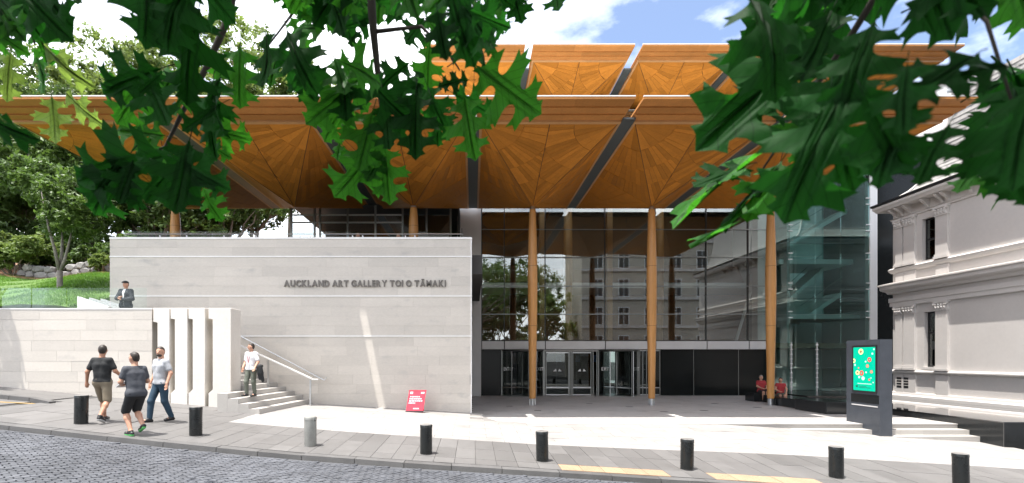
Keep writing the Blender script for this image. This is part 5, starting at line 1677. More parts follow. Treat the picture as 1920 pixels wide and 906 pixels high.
def person(label, base, yaw, H, pose, top, bottom, skin='skin', hair='hair', sleeve=.62, legs=.95, look=0.0, hairstyle='short', shoe='shoe', sole=None, h=.011, over=None, cap=False, base_pose=None, tuck=.90, beard=False):
    J = dict(base_pose or STAND); J.update(pose)
    J = {k: np.array(v, float) for k, v in J.items()}
    root = empty('person', base, label, 'person')
    s = H / 1.80
    ca, sa = math.cos(yaw), math.sin(yaw)
    def place(me, name, parent):
        o = bpy.data.objects.new(name, me)
        o.matrix_basis = Matrix.Translation(base) @ Matrix.Rotation(yaw, 4, 'Z') @ Matrix.Scale(s, 4)
        COL.objects.link(o); o.parent = parent
        o.matrix_parent_inverse = Matrix.Translation(-Vector(base)) if parent is root else parent.matrix_basis.inverted()
        return o
    hd = J['head']; cl, sl = math.cos(look), math.sin(look)
    def hloc(x, y, z): return hd + np.array([x * cl - y * sl, x * sl + y * cl, z])
    lerp = lambda a, b, t: a + (b - a) * t
    skinp = [('e', hloc(0, -.005, .02), (.076, .096, .098), look), ('e', hloc(0, .022, -.045), (.058, .068, .072), look), ('c', hloc(0, .09, .0), hloc(0, .105, -.022), .010, .014, .015),
             ('e', hloc(.078, -.005, -.005), (.012, .022, .032), look), ('e', hloc(-.078, -.005, -.005), (.012, .022, .032), look),
             ('c', hloc(0, -.02, -.06), J['neck'], .056, .060)]
    torso = [('c', J['hpL'], J['hpR'], .105, .105), ('c', J['pel'] + [-.05, 0, 0], J['waist'] + [-.045, 0, 0], .108, .108), ('c', J['pel'] + [.05, 0, 0], J['waist'] + [.045, 0, 0], .108, .108),
             ('c', J['waist'] + [-.045, 0, 0], J['chest'] + [-.075, 0, 0], .108, .118), ('c', J['waist'] + [.045, 0, 0], J['chest'] + [.075, 0, 0], .108, .118),
             ('c', lerp(J['shL'], J['chest'], .12), lerp(J['shR'], J['chest'], .12), .072, .072), ('c', J['chest'] + [0, -.01, .02], J['neck'] + [0, 0, -.03], .10, .065)]
    arms, hands, ups, fores = [], [], [], []
    for S_ in 'LR':
        sh, el, wr = J['sh' + S_], J['el' + S_], J['wr' + S_]
        ups.append(('c', sh, el, .056, .043)); fores.append(('c', el, wr, .043, .029))
        d = J['hd' + S_]; d = d / np.linalg.norm(d)
        side = np.cross(d, (np.array([0, 1, 0]) if abs(d[2]) > .7 else np.array([0, 0, 1]))); side /= np.linalg.norm(side)
        nrm = np.cross(side, d)
        pm = wr + d * .085
        hands.append(('c', wr, pm, .028, .030, .012)); hands.append(('c', wr + side * .018 + d * .04, pm + side * .022, .020, .018, .012)); hands.append(('c', wr - side * .018 + d * .04, pm - side * .022, .020, .018, .012))
        for q, ln in ((-.031, .062), (-.0105, .076), (.0105, .072), (.031, .055)):
            a = pm + side * q; b = a + d * ln * .55 + nrm * .006; c_ = a + d * ln * .9 + nrm * .028
            hands += [('c', a, b, .0105, .0098, .005), ('c', b, c_, .0098, .008, .005)]
        sg = 1 if S_ == 'L' else -1
        tb = wr + d * .03 + side * sg * .025; te = tb + d * .05 + side * sg * .03 + nrm * .012
        hands += [('c', tb, te, .014, .011, .008)]
    legp, calf, feet = [], [], []
    for S_ in 'LR':
        hp_, kn, an, to = J['hp' + S_], J['kn' + S_], J['an' + S_], J['to' + S_]
        legp.append(('c', hp_, kn, .092, .060)); 
        back = an + (kn - an) * .68
        calf += [('c', kn, back, .057, .060), ('c', back, an, .058, .036)]
        feet.append((an, to))
    body = place(blob_mesh('body', skinp + torso + ups + fores + hands + legp + calf + [('c', a, lerp(a, b, .8), .036, .034) for a, b in feet], h, M[skin], .030), 'body', root)
    # clothing
    def inf(ps, e): return [(p[0], p[1], p[2], p[3] + e, p[4] + e) for p in ps]
    zc = J['pel'][2] - (.95 - tuck)
    sl_ = []
    for S_, u, fo in zip('LR', ups, fores):
        if sleeve > 1: sl_ += [('c', u[1], u[2], u[3] + .016, u[4] + .015), ('c', fo[1], lerp(np.array(fo[1]), np.array(fo[2]), .93), fo[3] + .014, fo[4] + .012)]
        else: sl_ += [('c', u[1], lerp(np.array(u[1]), np.array(u[2]), sleeve), u[3] + .014, u[4] + .024)]
    nk = J['neck']
    clip = [lambda X, Y, Z: zc - Z, lambda X, Y, Z: Z - (nk[2] + .012)]
    place(blob_mesh('shirt', inf(torso, .016) + sl_, h, M[top], .028, clip, fold=.002), 'shirt', root)
    bt = inf(torso[:3], .012)
    for S_ in 'LR':
        hp_, kn, an = J['hp' + S_], J['kn' + S_], J['an' + S_]
        if legs < 1:
            bt += [('c', hp_, lerp(hp_, kn, legs), .104, .088)]
        else:
            bt += [('c', hp_, kn, .104, .076), ('c', kn, lerp(kn, an, .93), .075, .058)]
    zt_ = J['waist'][2] + .0
    place(blob_mesh('shorts' if legs < 1 else 'trousers', bt, h, M[bottom], .028, [lambda X, Y, Z: Z - zt_], fold=.002), 'shorts' if legs < 1 else 'trousers', root)
    for S_, (an, to) in zip('LR', feet):
        heel = an + (an - to) * np.array([.22, .22, 0]); heel[2] = to[2] + (an[2] - .09) * .9
        sh = place(blob_mesh('shoe', [('c', heel + [0, 0, .01], to + [0, 0, .012], .040, .037), ('c', an + [0, 0, .0], lerp(an, to, .35), .045, .045)], .009, M[shoe], .02), 'shoe', root)
        if sole:
            place(blob_mesh('sole', [('c', heel + [0, 0, -.018], to + [0, 0, -.014], .038, .034)], .009, M[sole], .01), 'sole', sh)
    if hairstyle == 'short':
        fx, fy = -sl, cl
        def face(X, Y, Z):
            # leave the face free: in front of the ears and below the hairline
            f = (X - hd[0]) * fx + (Y - hd[1]) * fy
            return np.minimum(f - .012 + np.maximum(0, 0), (hd[2] + .072) - Z + np.maximum(f - .06, 0))
        place(blob_mesh('hair', [('e', hloc(0, -.012, .028), (.086, .104, .106), look), ('e', hloc(0, -.055, -.02), (.066, .052, .075), look)], .009, M[hair], .02, [face, lambda X, Y, Z: (hd[2] - .075) - Z]), 'hair', root)
    elif hairstyle == 'long':
        fx, fy = -sl, cl
        def face(X, Y, Z):
            f = (X - hd[0]) * fx + (Y - hd[1]) * fy
            return np.minimum(f - .02, (hd[2] + .065) - Z + np.maximum(f - .06, 0))
        place(blob_mesh('hair', [('e', hloc(0, -.012, .028), (.092, .108, .108), look), ('c', hloc(0, -.06, .0), hloc(0, -.085, -.24), .085, .05)], .009, M[hair], .03, [face]), 'hair', root)
    if cap:
        c = place(blob_mesh('cap', [('e', hloc(0, -.005, .06), (.090, .108, .072), look), ('c', hloc(-.03, .095, .052), hloc(.03, .095, .052), .035, .035)], .009, M['c_black'], .02, [lambda X, Y, Z: (hd[2] + .042) - Z]), 'cap', root)
    eyes = [('e', hloc(sx * .030, .088, .008), (.012, .010, .006), look) for sx in (-1, 1)]
    for e in eyes:
        place(blob_mesh('eye', [e], .004, M['hair'], .004), 'eye', root)
    place(blob_mesh('mouth', [('e', hloc(0, .086, -.062), (.022, .010, .005), look)], .004, M['skin_tan'], .004), 'mouth', root)
    if beard:
        place(blob_mesh('beard', [('e', hloc(0, .035, -.075), (.058, .062, .045), look)], .008, M['hair'], .01), 'beard', root)
    if over == 'jacket':
        def open_(X, Y, Z): return -(np.abs(X - (Z - nk[2] + .35) * 0) - .055 * np.clip((Z - 1.0) / .4, .2, 1)) if True else 0
        jk = inf(torso, .034) + [('c', p[1], p[2], p[3] + .016, p[4] + .016) for p in sl_]
        def front(X, Y, Z): return np.minimum(Y - .05, .048 * np.clip((Z - .95) / .45, .15, 1.2) - np.abs(X) + .0) 
        place(blob_mesh('jacket', jk, h, M['c_navy'], .03, [lambda X, Y, Z: (zc - .06) - Z, lambda X, Y, Z: Z - (nk[2] + .02), front]), 'jacket', root)
    if over == 'tank':
        pass
    return root

D2R = math.radians
def gpos(x, y, dz=0): return (x, y, ground(x, y) + dz)
p1 = gpos(-8.62, 11.25)
person('man seen from behind in a black polo shirt and khaki shorts', p1, D2R(6), 1.80,
       dict(anL=(-.10, .24, .09), toL=(-.13, .42, .035), knL=(-.11, .20, .50), anR=(.13, -.30, .17), toR=(.14, -.16, .045), knR=(.12, -.02, .49),
            elL=(-.29, -.05, 1.17), wrL=(-.35, .02, .94), elR=(.27, .02, 1.18), wrR=(.33, .22, 1.03), hdR=(.2, .6, -.6), hdL=(-.1, .1, -1)),
       'c_black', 'c_khaki', skin='skin_tan', sleeve=.66, legs=.93, look=D2R(18), sole='sole', tuck=.93)
p2 = gpos(-7.12, 10.2)
person('man in a charcoal T-shirt and black shorts stepping off, holding a laptop', p2, D2R(58), 1.80,
       dict(pel=(0, -.04, .92), waist=(0, -.01, 1.07), chest=(0, .03, 1.29), neck=(0, .03, 1.46), head=(0, .07, 1.635), shR=(.163, .03, 1.405), shL=(-.163, .03, 1.405), hpR=(.09, -.04, .89), hpL=(-.09, -.04, .89),
            knR=(.10, .18, .52), knL=(-.10, .20, .50), anR=(.10, -.12, .20), toR=(.11, .05, .10), anL=(-.09, -.02, .10), toL=(-.10, .17, .04),
            elR=(.25, .04, 1.14), wrR=(.13, .27, 1.08), elL=(-.25, .06, 1.14), wrL=(-.13, .29, 1.06), hdR=(-.5, .7, 0), hdL=(.5, .7, 0)),
       'c_charcoal', 'c_black', sleeve=.62, legs=.94, look=D2R(25), sole='sole_green', tuck=.86)
lp = empty('laptop', (p2[0] - .3, p2[1] + .22, p2[2] + 1.02), 'silver laptop carried by the man in the charcoal T-shirt', 'laptop')
for part, z_, m_ in (('base', 1.06, 'alu'), ('lid', 1.078, 'steel')):
    b = MB().cbox((0, 0, 0), (.17, .12, .008)); o = b.build(part, M[m_], None)
    o.matrix_basis = Matrix.Translation((p2[0] - .33, p2[1] + .21, p2[2] + z_)) @ Matrix.Rotation(D2R(58), 4, 'Z') @ Matrix.Rotation(D2R(-24), 4, 'X')
    o.parent = lp; o.matrix_parent_inverse = Matrix.Translation(-ORIGIN[lp.name])
p3 = gpos(-7.68, 11.9)
person('bearded man in a light grey polo shirt and blue jeans', p3, D2R(158), 1.86,
       dict(anR=(.10, .20, .09), toR=(.12, .38, .035), knR=(.10, .17, .50), anL=(-.10, -.20, .10), toL=(-.11, -.03, .04), knL=(-.10, -.02, .50),
            elL=(-.27, -.05, 1.16), wrL=(-.29, .06, .92), elR=(.25, -.04, 1.16), wrR=(.26, .08, .92)),
       'c_lightgrey', 'c_jeans', sleeve=.64, legs=2, look=D2R(25), tuck=.90, beard=True)
p4 = (-6.83, 14.9, .63 + RI * 2 + .0)
person('man in a white shirt and lanyard walking down the stairs', p4, D2R(165), 1.66,
       dict(anR=(.10, .10, .10), toR=(.12, .28, .045), knR=(.10, .12, .50), anL=(-.09, -.06, .10), elL=(-.26, .0, 1.16), wrL=(-.27, .16, .98), hdL=(0, .5, -.8), elR=(.25, -.02, 1.16), wrR=(.22, .14, .97)),
       'c_white', 'c_olive', sleeve=.70, legs=2, look=D2R(-45), tuck=.90)
def lany():
    b = MB()
    T = Matrix.Translation(p4) @ Matrix.Rotation(D2R(165), 4, 'Z') @ Matrix.Scale(1.66 / 1.8, 4)
    q = lambda x, y, z: T @ Vector((x, y, z))
    b.tube([q(-.07, .03, 1.49), q(-.05, .135, 1.38), q(0, .15, 1.14)], .007, 5); b.tube([q(.07, .03, 1.49), q(.05, .135, 1.38), q(0, .15, 1.14)], .007, 5)
    o = tag(b.build('lanyard', M['c_red']), 'thin red lanyard round the neck of the man on the stairs', 'lanyard')
    pts = [q(x, y, z) for y in (.146, .154) for x, z in ((-.035, 1.04), (.035, 1.04), (.035, 1.13), (-.035, 1.13))]
    put('badge', mesh_from('badge', pts, HEXA, M['print_white']), o)
lany()
jm = blob_mesh('folded_jacket', [('c', (0, 0, 0), (.03, .02, -.18), .07, .09), ('c', (.05, 0, -.05), (.10, .03, -.42), .05, .045), ('c', (-.03, .02, -.1), (.02, .0, -.36), .05, .04), ('c', (-.08, 0, .02), (.06, .02, .03), .05, .05)], .012, M['c_black'], .03)
jo = put('folded_jacket', jm, None, (p4[0] + .30, p4[1] - .13, p4[2] + .92)); tag(jo, 'black jacket hanging from the hand of the man on the stairs', 'jacket')
p5 = (px2x(236, 16.7), 16.7, 3.04)
person('man in a black cap and dark jacket standing above the low wall', p5, D2R(178), 1.76,
       dict(elR=(.27, .06, 1.17), wrR=(.06, .25, 1.18), elL=(-.27, .06, 1.15), wrL=(-.05, .24, 1.10), hdR=(-1, .3, .1), hdL=(.9, .3, .3)),
       'c_white', 'c_black', sleeve=1.5, legs=2, over='jacket', cap=True, hairstyle='short')
sx = px2x(1428, 23.75)
person('woman in a red top seated left of the right column', (sx, 23.80, .012), D2R(178), 1.66, {}, 'c_red', 'c_black', sleeve=.6, legs=.8, base_pose=SEAT, hair='hair_grey', h=.013)
person('woman in a dark red top with long dark hair seated right of the right column', (px2x(1464, 22.6), 22.62, -.06), D2R(160), 1.66,
       dict(wrL=(-.16, .36, .62), hdL=(0, .5, -.9)), 'c_red', 'c_olive', sleeve=.3, legs=.8, base_pose=SEAT, hairstyle='long', h=.013)
bn = MB().box(px2x(640, 20.3), px2x(775, 20.3), 20.2, 20.7, TZ + .36, TZ + .44); bn.box(px2x(650, 20.3), px2x(656, 20.3), 20.25, 20.65, TZ, TZ + .36); bn.box(px2x(760, 20.3), px2x(766, 20.3), 20.25, 20.65, TZ, TZ + .36)
tag(bn.build('terrace_bench', M['greymetal']), 'bench on the terrace behind the tall stone wall', 'bench')
person('bald person seated on the terrace behind the wall, left one', (px2x(671, 20.4), 20.42, TZ + .02), D2R(175), 1.78, {}, 'c_charcoal', 'c_black', sleeve=.6, legs=2, base_pose=SEAT, hairstyle='none', h=.016)
person('person in a white top seated on the terrace behind the wall, right one', (px2x(747, 20.4), 20.42, TZ + .02), D2R(185), 1.72, {}, 'c_white', 'c_black', sleeve=.6, legs=2, base_pose=SEAT, hair='hair_grey', h=.016)

# ------------------------------------------------------------------ the oak whose branches hang into the view
HALF = [(0, .012), (.04, .02), (.075, .05), (.10, .11), (.115, .18), (.10, .27), (.15, .235), (.20, .31), (.215, .24), (.225, .18), (.24, .125), (.265, .088), (.30, .075), (.335, .085), (.365, .125), (.385, .19), (.39, .27), (.365, .385), (.43, .35),
        (.49, .47), (.515, .37), (.59, .40), (.575, .31), (.568, .23), (.575, .165), (.595, .118), (.63, .095), (.665, .105), (.695, .145), (.712, .205), (.71, .25), (.695, .33), (.755, .27), (.815, .32), (.82, .23), (.828, .165), (.848, .12), (.875, .105), (.90, .125), (.925, .15), (.945, .075), (1.0, 0)]
from mathutils.geometry import tessellate_polygon
def leaf_mesh(seed, m, fold, curl, twist, wscale=1.0, slim=False):
    r = random.Random(seed)
    verts, faces = [], []
    def shape(u, v):
        w = v * wscale
        z = abs(w) * fold + curl * (u - .25) ** 2 + .030 * math.sin(u * 10 + seed) * abs(w) / .25 + .018 * math.sin(u * 23 + w * 14 + seed)
        z += twist * w * (u - .3)
        droop = .45 * abs(w) ** 2
        return (u, w, z - droop)
    jit = [(1 + r.uniform(-.12, .12)) for _ in HALF]
    for sg in (1, -1):
        sh = r.uniform(-.02, .02)
        out = []
        for k, (u, v) in enumerate(HALF):
            vv = v * (1 + .10 * math.sin(seed * 1.7 + u * 5 + sg)) * (1.0 if not slim else .72)
            uu = u + (sh * math.sin(u * math.pi))
            out.append((uu, vv * sg))
        # denser outline
        den = []
        for a, b in zip(out[:-1], out[1:]):
            den.append(a)
            if math.hypot(b[0] - a[0], b[1] - a[1]) > .07: den.append(((a[0] + b[0]) / 2, (a[1] + b[1]) / 2))
        den.append((1.0, 0.0))
        mid = [(i / 14, 0.0) for i in range(14, -1, -1)][1:]
        poly = den + mid
        tris = tessellate_polygon([[Vector((p[0], p[1], 0)) for p in poly]])
        b0 = len(verts)
        verts += [(p[0], p[1], 0.0) for p in poly]
        for t in tris:
            t = tuple(b0 + i for i in t)
            faces.append(t)
    bmf = bmesh.new()
    bv = [bmf.verts.new(p) for p in verts]
    for t in faces:
        try: bmf.faces.new([bv[i] for i in t])
        except ValueError: pass
    bmesh.ops.remove_doubles(bmf, verts=bmf.verts, dist=1e-4)
    bmesh.ops.subdivide_edges(bmf, edges=[e for e in bmf.edges if e.calc_length() > .05], cuts=1, use_grid_fill=True)
    bmesh.ops.triangulate(bmf, faces=bmf.faces)
    bmf.verts.index_update()
    verts = [shape(v.co.x, v.co.y) for v in bmf.verts]
    faces = [tuple(v.index for v in f.verts) for f in bmf.faces]
    bmf.free()
    # petiole
    pm = MB().tube([(-.20, 0, -.05), (-.10, .004, -.012), (.0, 0, curl * .0625 + .0)], [.009, .007, .006], 5)
    b0 = len(verts); verts += pm.v; faces += [tuple(i + b0 for i in f) for f in pm.f]
    # consistent normals up
    me = mesh_from('oak_leaf', verts, faces, m, smooth=True)
    bm = bmesh.new(); bm.from_mesh(me); bmesh.ops.remove_doubles(bm, verts=bm.verts, dist=1e-4); bmesh.ops.recalc_face_normals(bm, faces=bm.faces); bm.to_mesh(me); bm.free()
    return me
M['oak_d'] = leafmat('oak_leaf_dark', (.010, .050, .010), (.018, .13, .010), .42, .60, nz=(12, .2), rnd=.3, veins=True, spec=.10)
M['oak_m'] = leafmat('oak_leaf_green', (.030, .125, .016), (.065, .32, .018), .48, .52, nz=(12, .2), rnd=.25, veins=True, spec=.18)
M['oak_l'] = leafmat('oak_leaf_young', (.14, .24, .045), (.32, .48, .07), .55, .45, nz=(12, .12), rnd=.1, veins=True)
LV = {}
for t in 'dml':
    LV[t] = [leaf_mesh(100 + i, M['oak_' + t], [.12, .25, -.1, .35, .05, -.2, .15][i], [-.35, -.15, -.5, .15, -.25, -.6, .25][i], [.0, .3, -.3, .15, -.2, .4, -.4][i], 1.0, slim=(t == 'l')) for i in range(7)]

oak = empty('oak_tree', (-2.0, -4.5, street(-2) - .05), 'oak tree whose dark lobed leaves hang across the top of the view', 'tree')
r9 = random.Random(99)
tb = MB()
tz0 = street(-2) - .05
OT = Vector((-1.7, -4.4, tz0 + 5.2))
tb.tube([(-2.0, -4.5, tz0 - .2), (-2.0, -4.5, tz0 + .3), (-1.95, -4.5, tz0 + 2.2), OT], [.52, .40, .34, .30], 14)
tb.build('trunk', M['bark'], oak, smooth=True)
lb = MB()
crown_c, crown_r = [], []
for i in range(16):
    a = i * 2.399; q = math.sqrt((i + .6) / 16)
    c = Vector((-.2 + math.cos(a) * 10.5 * q, -1.8 + math.sin(a) * 6.6 * q, 10.6 + 2.6 * (1 - q) + r9.uniform(-.5, .5)))
    need = CAMZ + .86 * max(c.y + 2.2, 0) + 1.9
    if c.z < need + 1: c.z = need + 1
    limb(lb, OT - Vector((0, 0, r9.uniform(0, .6))), c, .16, .035, r9, .2, 6)
    crown_c.append(tuple(c)); crown_r.append(2.5)
LIMB_TIPS = [Vector((-3.2, .3, 5.8)), Vector((-.6, .5, 5.6)), Vector((2.2, .4, 5.6))]
for t in LIMB_TIPS: limb(lb, OT, t, .13, .03, r9, .15, 6)
lb.build('limb', M['bark'], oak, smooth=True)
put('crown', crown_mesh('crown', crown_c, crown_r, 26000, .13, M['lf_b'], 71, .55, .15), oak)

def branch(pts, r0, r1, name='branch'):
    return MB().tube(pts, [r0 + (r1 - r0) * i / (len(pts) - 1) for i in range(len(pts))], 7).build(name, M['twig'], oak, smooth=True)
def leaf(parent, bx, by, tx, ty, d, tone='d', roll=0.0, dt=0.0, var=None):
    B, T = P(bx, by, d), P(tx, ty, d + dt)
    ax = T - B; L = ax.length; ax.normalize()
    view = (Vector((0, 0, CAMZ)) - (B + T) / 2).normalized()
    n = (view - ax * view.dot(ax)).normalized()
    n = Matrix.Rotation(roll, 3, ax) @ n
    y = n.cross(ax)
    o = bpy.data.objects.new('leaf', LV[tone][var if var is not None else r9.randrange(7)])
    Rm = Matrix((ax, y, n)).transposed().to_4x4()
    o.matrix_basis = Matrix.Translation(B) @ Rm @ Matrix.Scale(L, 4)
    reg(o, parent)
    return o
def inpoly(x, y, poly):
    c = False; j = len(poly) - 1
    for i in range(len(poly)):
        if (poly[i][1] > y) != (poly[j][1] > y) and x < (poly[j][0] - poly[i][0]) * (y - poly[i][1]) / (poly[j][1] - poly[i][1]) + poly[i][0]: c = not c
        j = i
    return c
def scatter(parent, poly, n, dr, lr, tones, down=.6, holes=(), minsep=0):
    xs = [p[0] for p in poly]; ys = [p[1] for p in poly]; k = 0; tries = 0; done = []
    while k < n and tries < n * 80:
        tries += 1
        x, y = r9.uniform(min(xs), max(xs)), r9.uniform(min(ys), max(ys))
        if not inpoly(x, y, poly): continue
        d = r9.uniform(*dr); L = r9.uniform(*lr) * FPX / d
        a = r9.gauss(math.pi / 2, down) 
        bx, by, tx, ty = x - math.cos(a) * L * .5, y - math.sin(a) * L * .5, x + math.cos(a) * L * .5, y + math.sin(a) * L * .5
        if not inpoly(x + math.cos(a) * L * .42, y + math.sin(a) * L * .42, poly): continue
        if any(math.hypot((bx + tx) / 2 - hx_, (by + ty) / 2 - hy_) < hr_ * .9 + L * .27 for hx_, hy_, hr_ in holes): continue
        if any(math.hypot(x - a_, y - b_) < minsep for a_, b_ in done): continue
        done.append((x, y))
        leaf(parent, bx, by, tx, ty, d, r9.choice(tones), r9.uniform(-.8, .8), r9.uniform(-.06, .08))
        k += 1

# left corner
bA = branch([Vector((-3.2, .3, 5.8)), Vector((-1.9, 1.0, 4.2)), P(20, -120, 1.3), P(35, -10, 1.3), P(66, 85, 1.3)], .02, .002)
for a in ((97, 180, 107, 274, 1.35, 'l', .15), (120, 171, 184, 238, 1.35, 'l', .7), (20, 95, 10, 188, 1.3, 'l', .2), (78, 82, 158, 168, 1.3, 'l', .95), (62, 90, 100, 178, 1.35, 'm', 1.2),
          (35, -25, 128, 72, 1.15, 'd', .2), (60, -40, 130, 45, 1.2, 'd', .1), (-25, -20, 40, 72, 1.2, 'm', .3), (-30, 40, 30, 95, 1.2, 'm', .5), (20, -30, 62, 60, 1.25, 'd', .4), (-40, 10, 20, 60, 1.2, 'd', .2),
          (70, 30, 78, 110, 1.3, 'm', .7), (-60, 200, 62, 268, .85, 'd', .9), (90, -50, 100, 20, 1.2, 'd', .0), (148, -45, 152, 15, 1.3, 'd', .6), (-35, -30, 25, 20, 1.1, 'd', 0)):
    leaf(bA, *a[:5], a[5], a[6])
# second branch, with the thin dark stem
bB = branch([Vector((-3.2, .3, 5.8)), Vector((-.9, 1.2, 3.4)), P(450, -60, 1.45), P(428, 35, 1.45), P(388, 125, 1.45), P(345, 205, 1.45), P(310, 276, 1.45), P(240, 302, 1.45)], .016, .003)
branch([P(310, 276, 1.45), P(292, 310, 1.44)], .004, .002, 'twig')
for a in ((330, -40, 236, 12, 1.15, 'd', .2), (350, -20, 282, 78, 1.1, 'd', .1), (372, 10, 336, 175, 1.2, 'd', .3), (300, 128, 178, 172, 1.25, 'd', .3), (285, 135, 215, 232, 1.3, 'm', .2), (300, 140, 262, 175, 1.2, 'd', .0), (270, 138, 322, 242, 1.25, 'd', .2),
          (355, 120, 285, 175, 1.4, 'm', .9), (310, 255, 212, 240, 1.4, 'm', .3), (295, 240, 258, 300, 1.42, 'm', .8), (315, 290, 130, 340, 1.2, 'd', .15), (240, 292, 160, 402, 1.2, 'd', .3), (250, 300, 225, 385, 1.2, 'd', .2),
          (300, 285, 325, 325, 1.4, 'm', .6), (355, 265, 330, 405, 1.1, 'd', .1), (330, 300, 425, 355, 1.1, 'd', .2), (345, 290, 265, 380, 1.15, 'd', .2), (380, 350, 405, 412, 1.4, 'm', .5), (380, 235, 468, 265, 1.4, 'm', .4), (385, 265, 432, 298, 1.4, 'm', .5),
          (400, 150, 410, 245, 1.3, 'd', 1.35), (410, 140, 370, 255, 1.35, 'd', .7), (450, 85, 447, 198, 1.4, 'm', .2), (415, 195, 345, 250, 1.3, 'd', .6), (395, 215, 400, 300, 1.35, 'd', .8), (365, 160, 310, 205, 1.4, 'm', .7)):
    leaf(bB, *a[:5], a[5], a[6])
scatter(bB, [(250, -60), (480, -60), (480, 150), (430, 165), (380, 120), (300, 95), (262, 40)], 13, (1.0, 1.6), (.12, .16), 'ddm', .7, holes=((372, 22, 12), (437, 18, 16), (440, 45, 13), (355, 62, 5), (312, 85, 12), (352, 85, 14), (440, 85, 8)))
# middle mass
bC = branch([Vector((-.6, .5, 5.6)), Vector((-.45, 1.0, 3.9)), P(690, -80, 1.3), P(700, 60, 1.3), P(715, 200, 1.35), P(700, 255, 1.4)], .022, .003)
branch([P(700, 60, 1.3), P(790, 50, 1.3), P(842, 100, 1.3), P(862, 132, 1.3)], .006, .002, 'twig')
branch([P(842, 100, 1.3), P(850, 118, 1.3), P(838, 126, 1.3)], .003, .0015, 'twig')
branch([P(700, -40, 1.3), P(560, 10, 1.3), P(500, 90, 1.35)], .006, .002, 'twig')
holesC = ((512, 20, 15), (545, 22, 9), (487, 82, 12), (522, 78, 14), (616, 68, 9), (660, 80, 9), (606, 130, 12), (695, 92, 10), (722, 105, 14), (728, 62, 12), (756, 82, 10), (756, 27, 9), (793, 18, 18), (708, 172, 8), (768, 142, 5), (845, 105, 20), (845, 132, 18), (837, 190, 15), (752, 225, 16))
scatter(bC, [(470, -70), (930, -70), (945, 20), (930, 60), (880, 95), (830, 95), (830, 190), (790, 215), (650, 200), (590, 170), (540, 130), (490, 165), (465, 100)], 66, (1.0, 1.75), (.115, .16), 'ddmm', .8, holes=holesC)
for a in ((880, 20, 955, 55, .95, 'd', .2), (860, 0, 935, 95, 1.0, 'd', .2), (840, -30, 880, 105, 1.0, 'd', .1), (905, -40, 955, 15, 1.0, 'd', .3), (820, 20, 835, 110, 1.0, 'd', .2),
          (895, 125, 1018, 215, 1.15, 'm', .05), (870, 180, 888, 294, 1.2, 'm', .1), (900, 150, 920, 85, 1.2, 'd', .8), (780, 175, 778, 296, 1.25, 'd', .1), (850, 175, 935, 215, 1.25, 'd', .6), (830, 195, 810, 265, 1.3, 'd', .7), (880, 150, 820, 160, 1.2, 'd', .6), (800, 160, 830, 245, 1.25, 'd', .3),
          (672, 150, 574, 236, 1.3, 'm', .15), (655, 185, 604, 258, 1.35, 'm', .3), (700, 205, 672, 318, 1.35, 'm', .1), (720, 190, 735, 285, 1.3, 'd', .4), (712, 270, 628, 374, 1.45, 'm', .15), (715, 285, 690, 345, 1.45, 'm', .4), (722, 275, 730, 382, 1.45, 'm', .1), (730, 240, 752, 262, 1.4, 'm', .8), (640, 260, 630, 300, 1.4, 'm', .8),
          (640, 130, 655, 235, 1.3, 'd', .3), (600, 120, 565, 190, 1.35, 'd', .4), (550, 110, 590, 195, 1.3, 'd', .2), (500, 60, 505, 172, 1.15, 'd', .9), (690, 150, 770, 235, 1.25, 'd', .3), (755, 150, 740, 250, 1.3, 'd', .4),
          (960, -50, 970, 32, 1.3, 'd', .3), (1040, -60, 1050, 26, 1.25, 'd', .2), (985, -60, 960, 5, 1.3, 'd', .5)):
    leaf(bC, *a[:5], a[5], a[6])
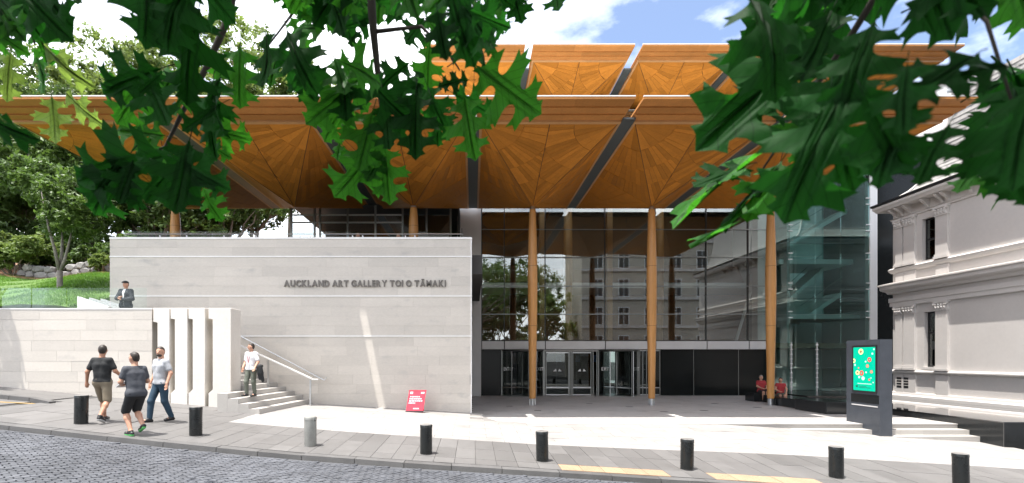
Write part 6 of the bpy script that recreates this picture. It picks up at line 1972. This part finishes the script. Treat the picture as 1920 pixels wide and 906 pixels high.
# right mass, closest to the camera and out of focus
bD = branch([Vector((2.2, .4, 5.6)), Vector((1.1, .75, 3.4)), P(1700, -100, .75), P(1600, 60, .85), P(1520, 175, .95), P(1475, 250, 1.0), P(1425, 325, 1.05)], .009, .002)
branch([P(1700, -100, .75), P(1850, 40, .6), P(1900, 200, .6)], .003, .0015, 'twig')
holesD = ((1655, 15, 16), (1715, 10, 14), (1760, 55, 34), (1725, 70, 18), (1700, 75, 14), (1745, 95, 30), (1690, 95, 16), (1880, 70, 40), (1850, 90, 26), (1830, 95, 14), (1715, 185, 16), (1750, 200, 36), (1800, 195, 40), (1840, 160, 28), (1835, 190, 24), (1640, 145, 20), (1655, 160, 20), (1620, 300, 36), (1640, 285, 22), (1512, 65, 5), (1498, 100, 8), (1495, 147, 8), (1545, 195, 20), (1450, 210, 16), (1552, 250, 10))
scatter(bD, [(1460, -80), (1980, -80), (1980, 340), (1900, 330), (1860, 260), (1720, 330), (1640, 340), (1560, 240), (1500, 235), (1440, 150), (1425, 40)], 34, (.62, 1.0), (.125, .16), 'dddddm', .9, holes=holesD)
for a in ((1500, -10, 1405, 58, .9, 'd', .3), (1470, -40, 1420, 40, .9, 'm', .3), (1545, 70, 1312, 266, .85, 'd', .3), (1520, 110, 1390, 240, .9, 'd', .3), (1590, 150, 1475, 385, .62, 'd', .15), (1560, 180, 1590, 360, .65, 'd', .4), (1520, 200, 1470, 290, .9, 'm', .5),
          (1430, 285, 1250, 412, 1.0, 'm', 1.42), (1400, 310, 1300, 360, 1.0, 'd', .9), (1455, 330, 1318, 485, 1.0, 'm', 1.45), (1465, 300, 1395, 408, 1.0, 'm', .6), (1480, 270, 1505, 320, 1.0, 'm', .9), (1440, 330, 1350, 430, 1.0, 'd', 1.4),
          (1620, 180, 1700, 330, .55, 'd', .2), (1700, 200, 1640, 330, .55, 'd', .3), (1780, 230, 1720, 340, .6, 'd', .4), (1850, 235, 1800, 330, .6, 'd', .5), (1870, 270, 1790, 352, .9, 'm', .8), (1860, 280, 1880, 340, .9, 'm', .4), (1900, 200, 1915, 380, .55, 'd', .2), (1940, 150, 1890, 350, .5, 'd', .3), (1930, 250, 1935, 390, .6, 'd', .3),
          (1600, 100, 1520, 260, .7, 'd', .3), (1560, 20, 1500, 170, .75, 'd', .2), (1640, 40, 1580, 200, .6, 'd', .2), (1700, 120, 1690, 250, .5, 'd', .3), (1830, 100, 1700, 180, .5, 'd', .5), (1900, 120, 1790, 130, .5, 'd', .7)):
    leaf(bD, *a[:5], a[5], a[6])
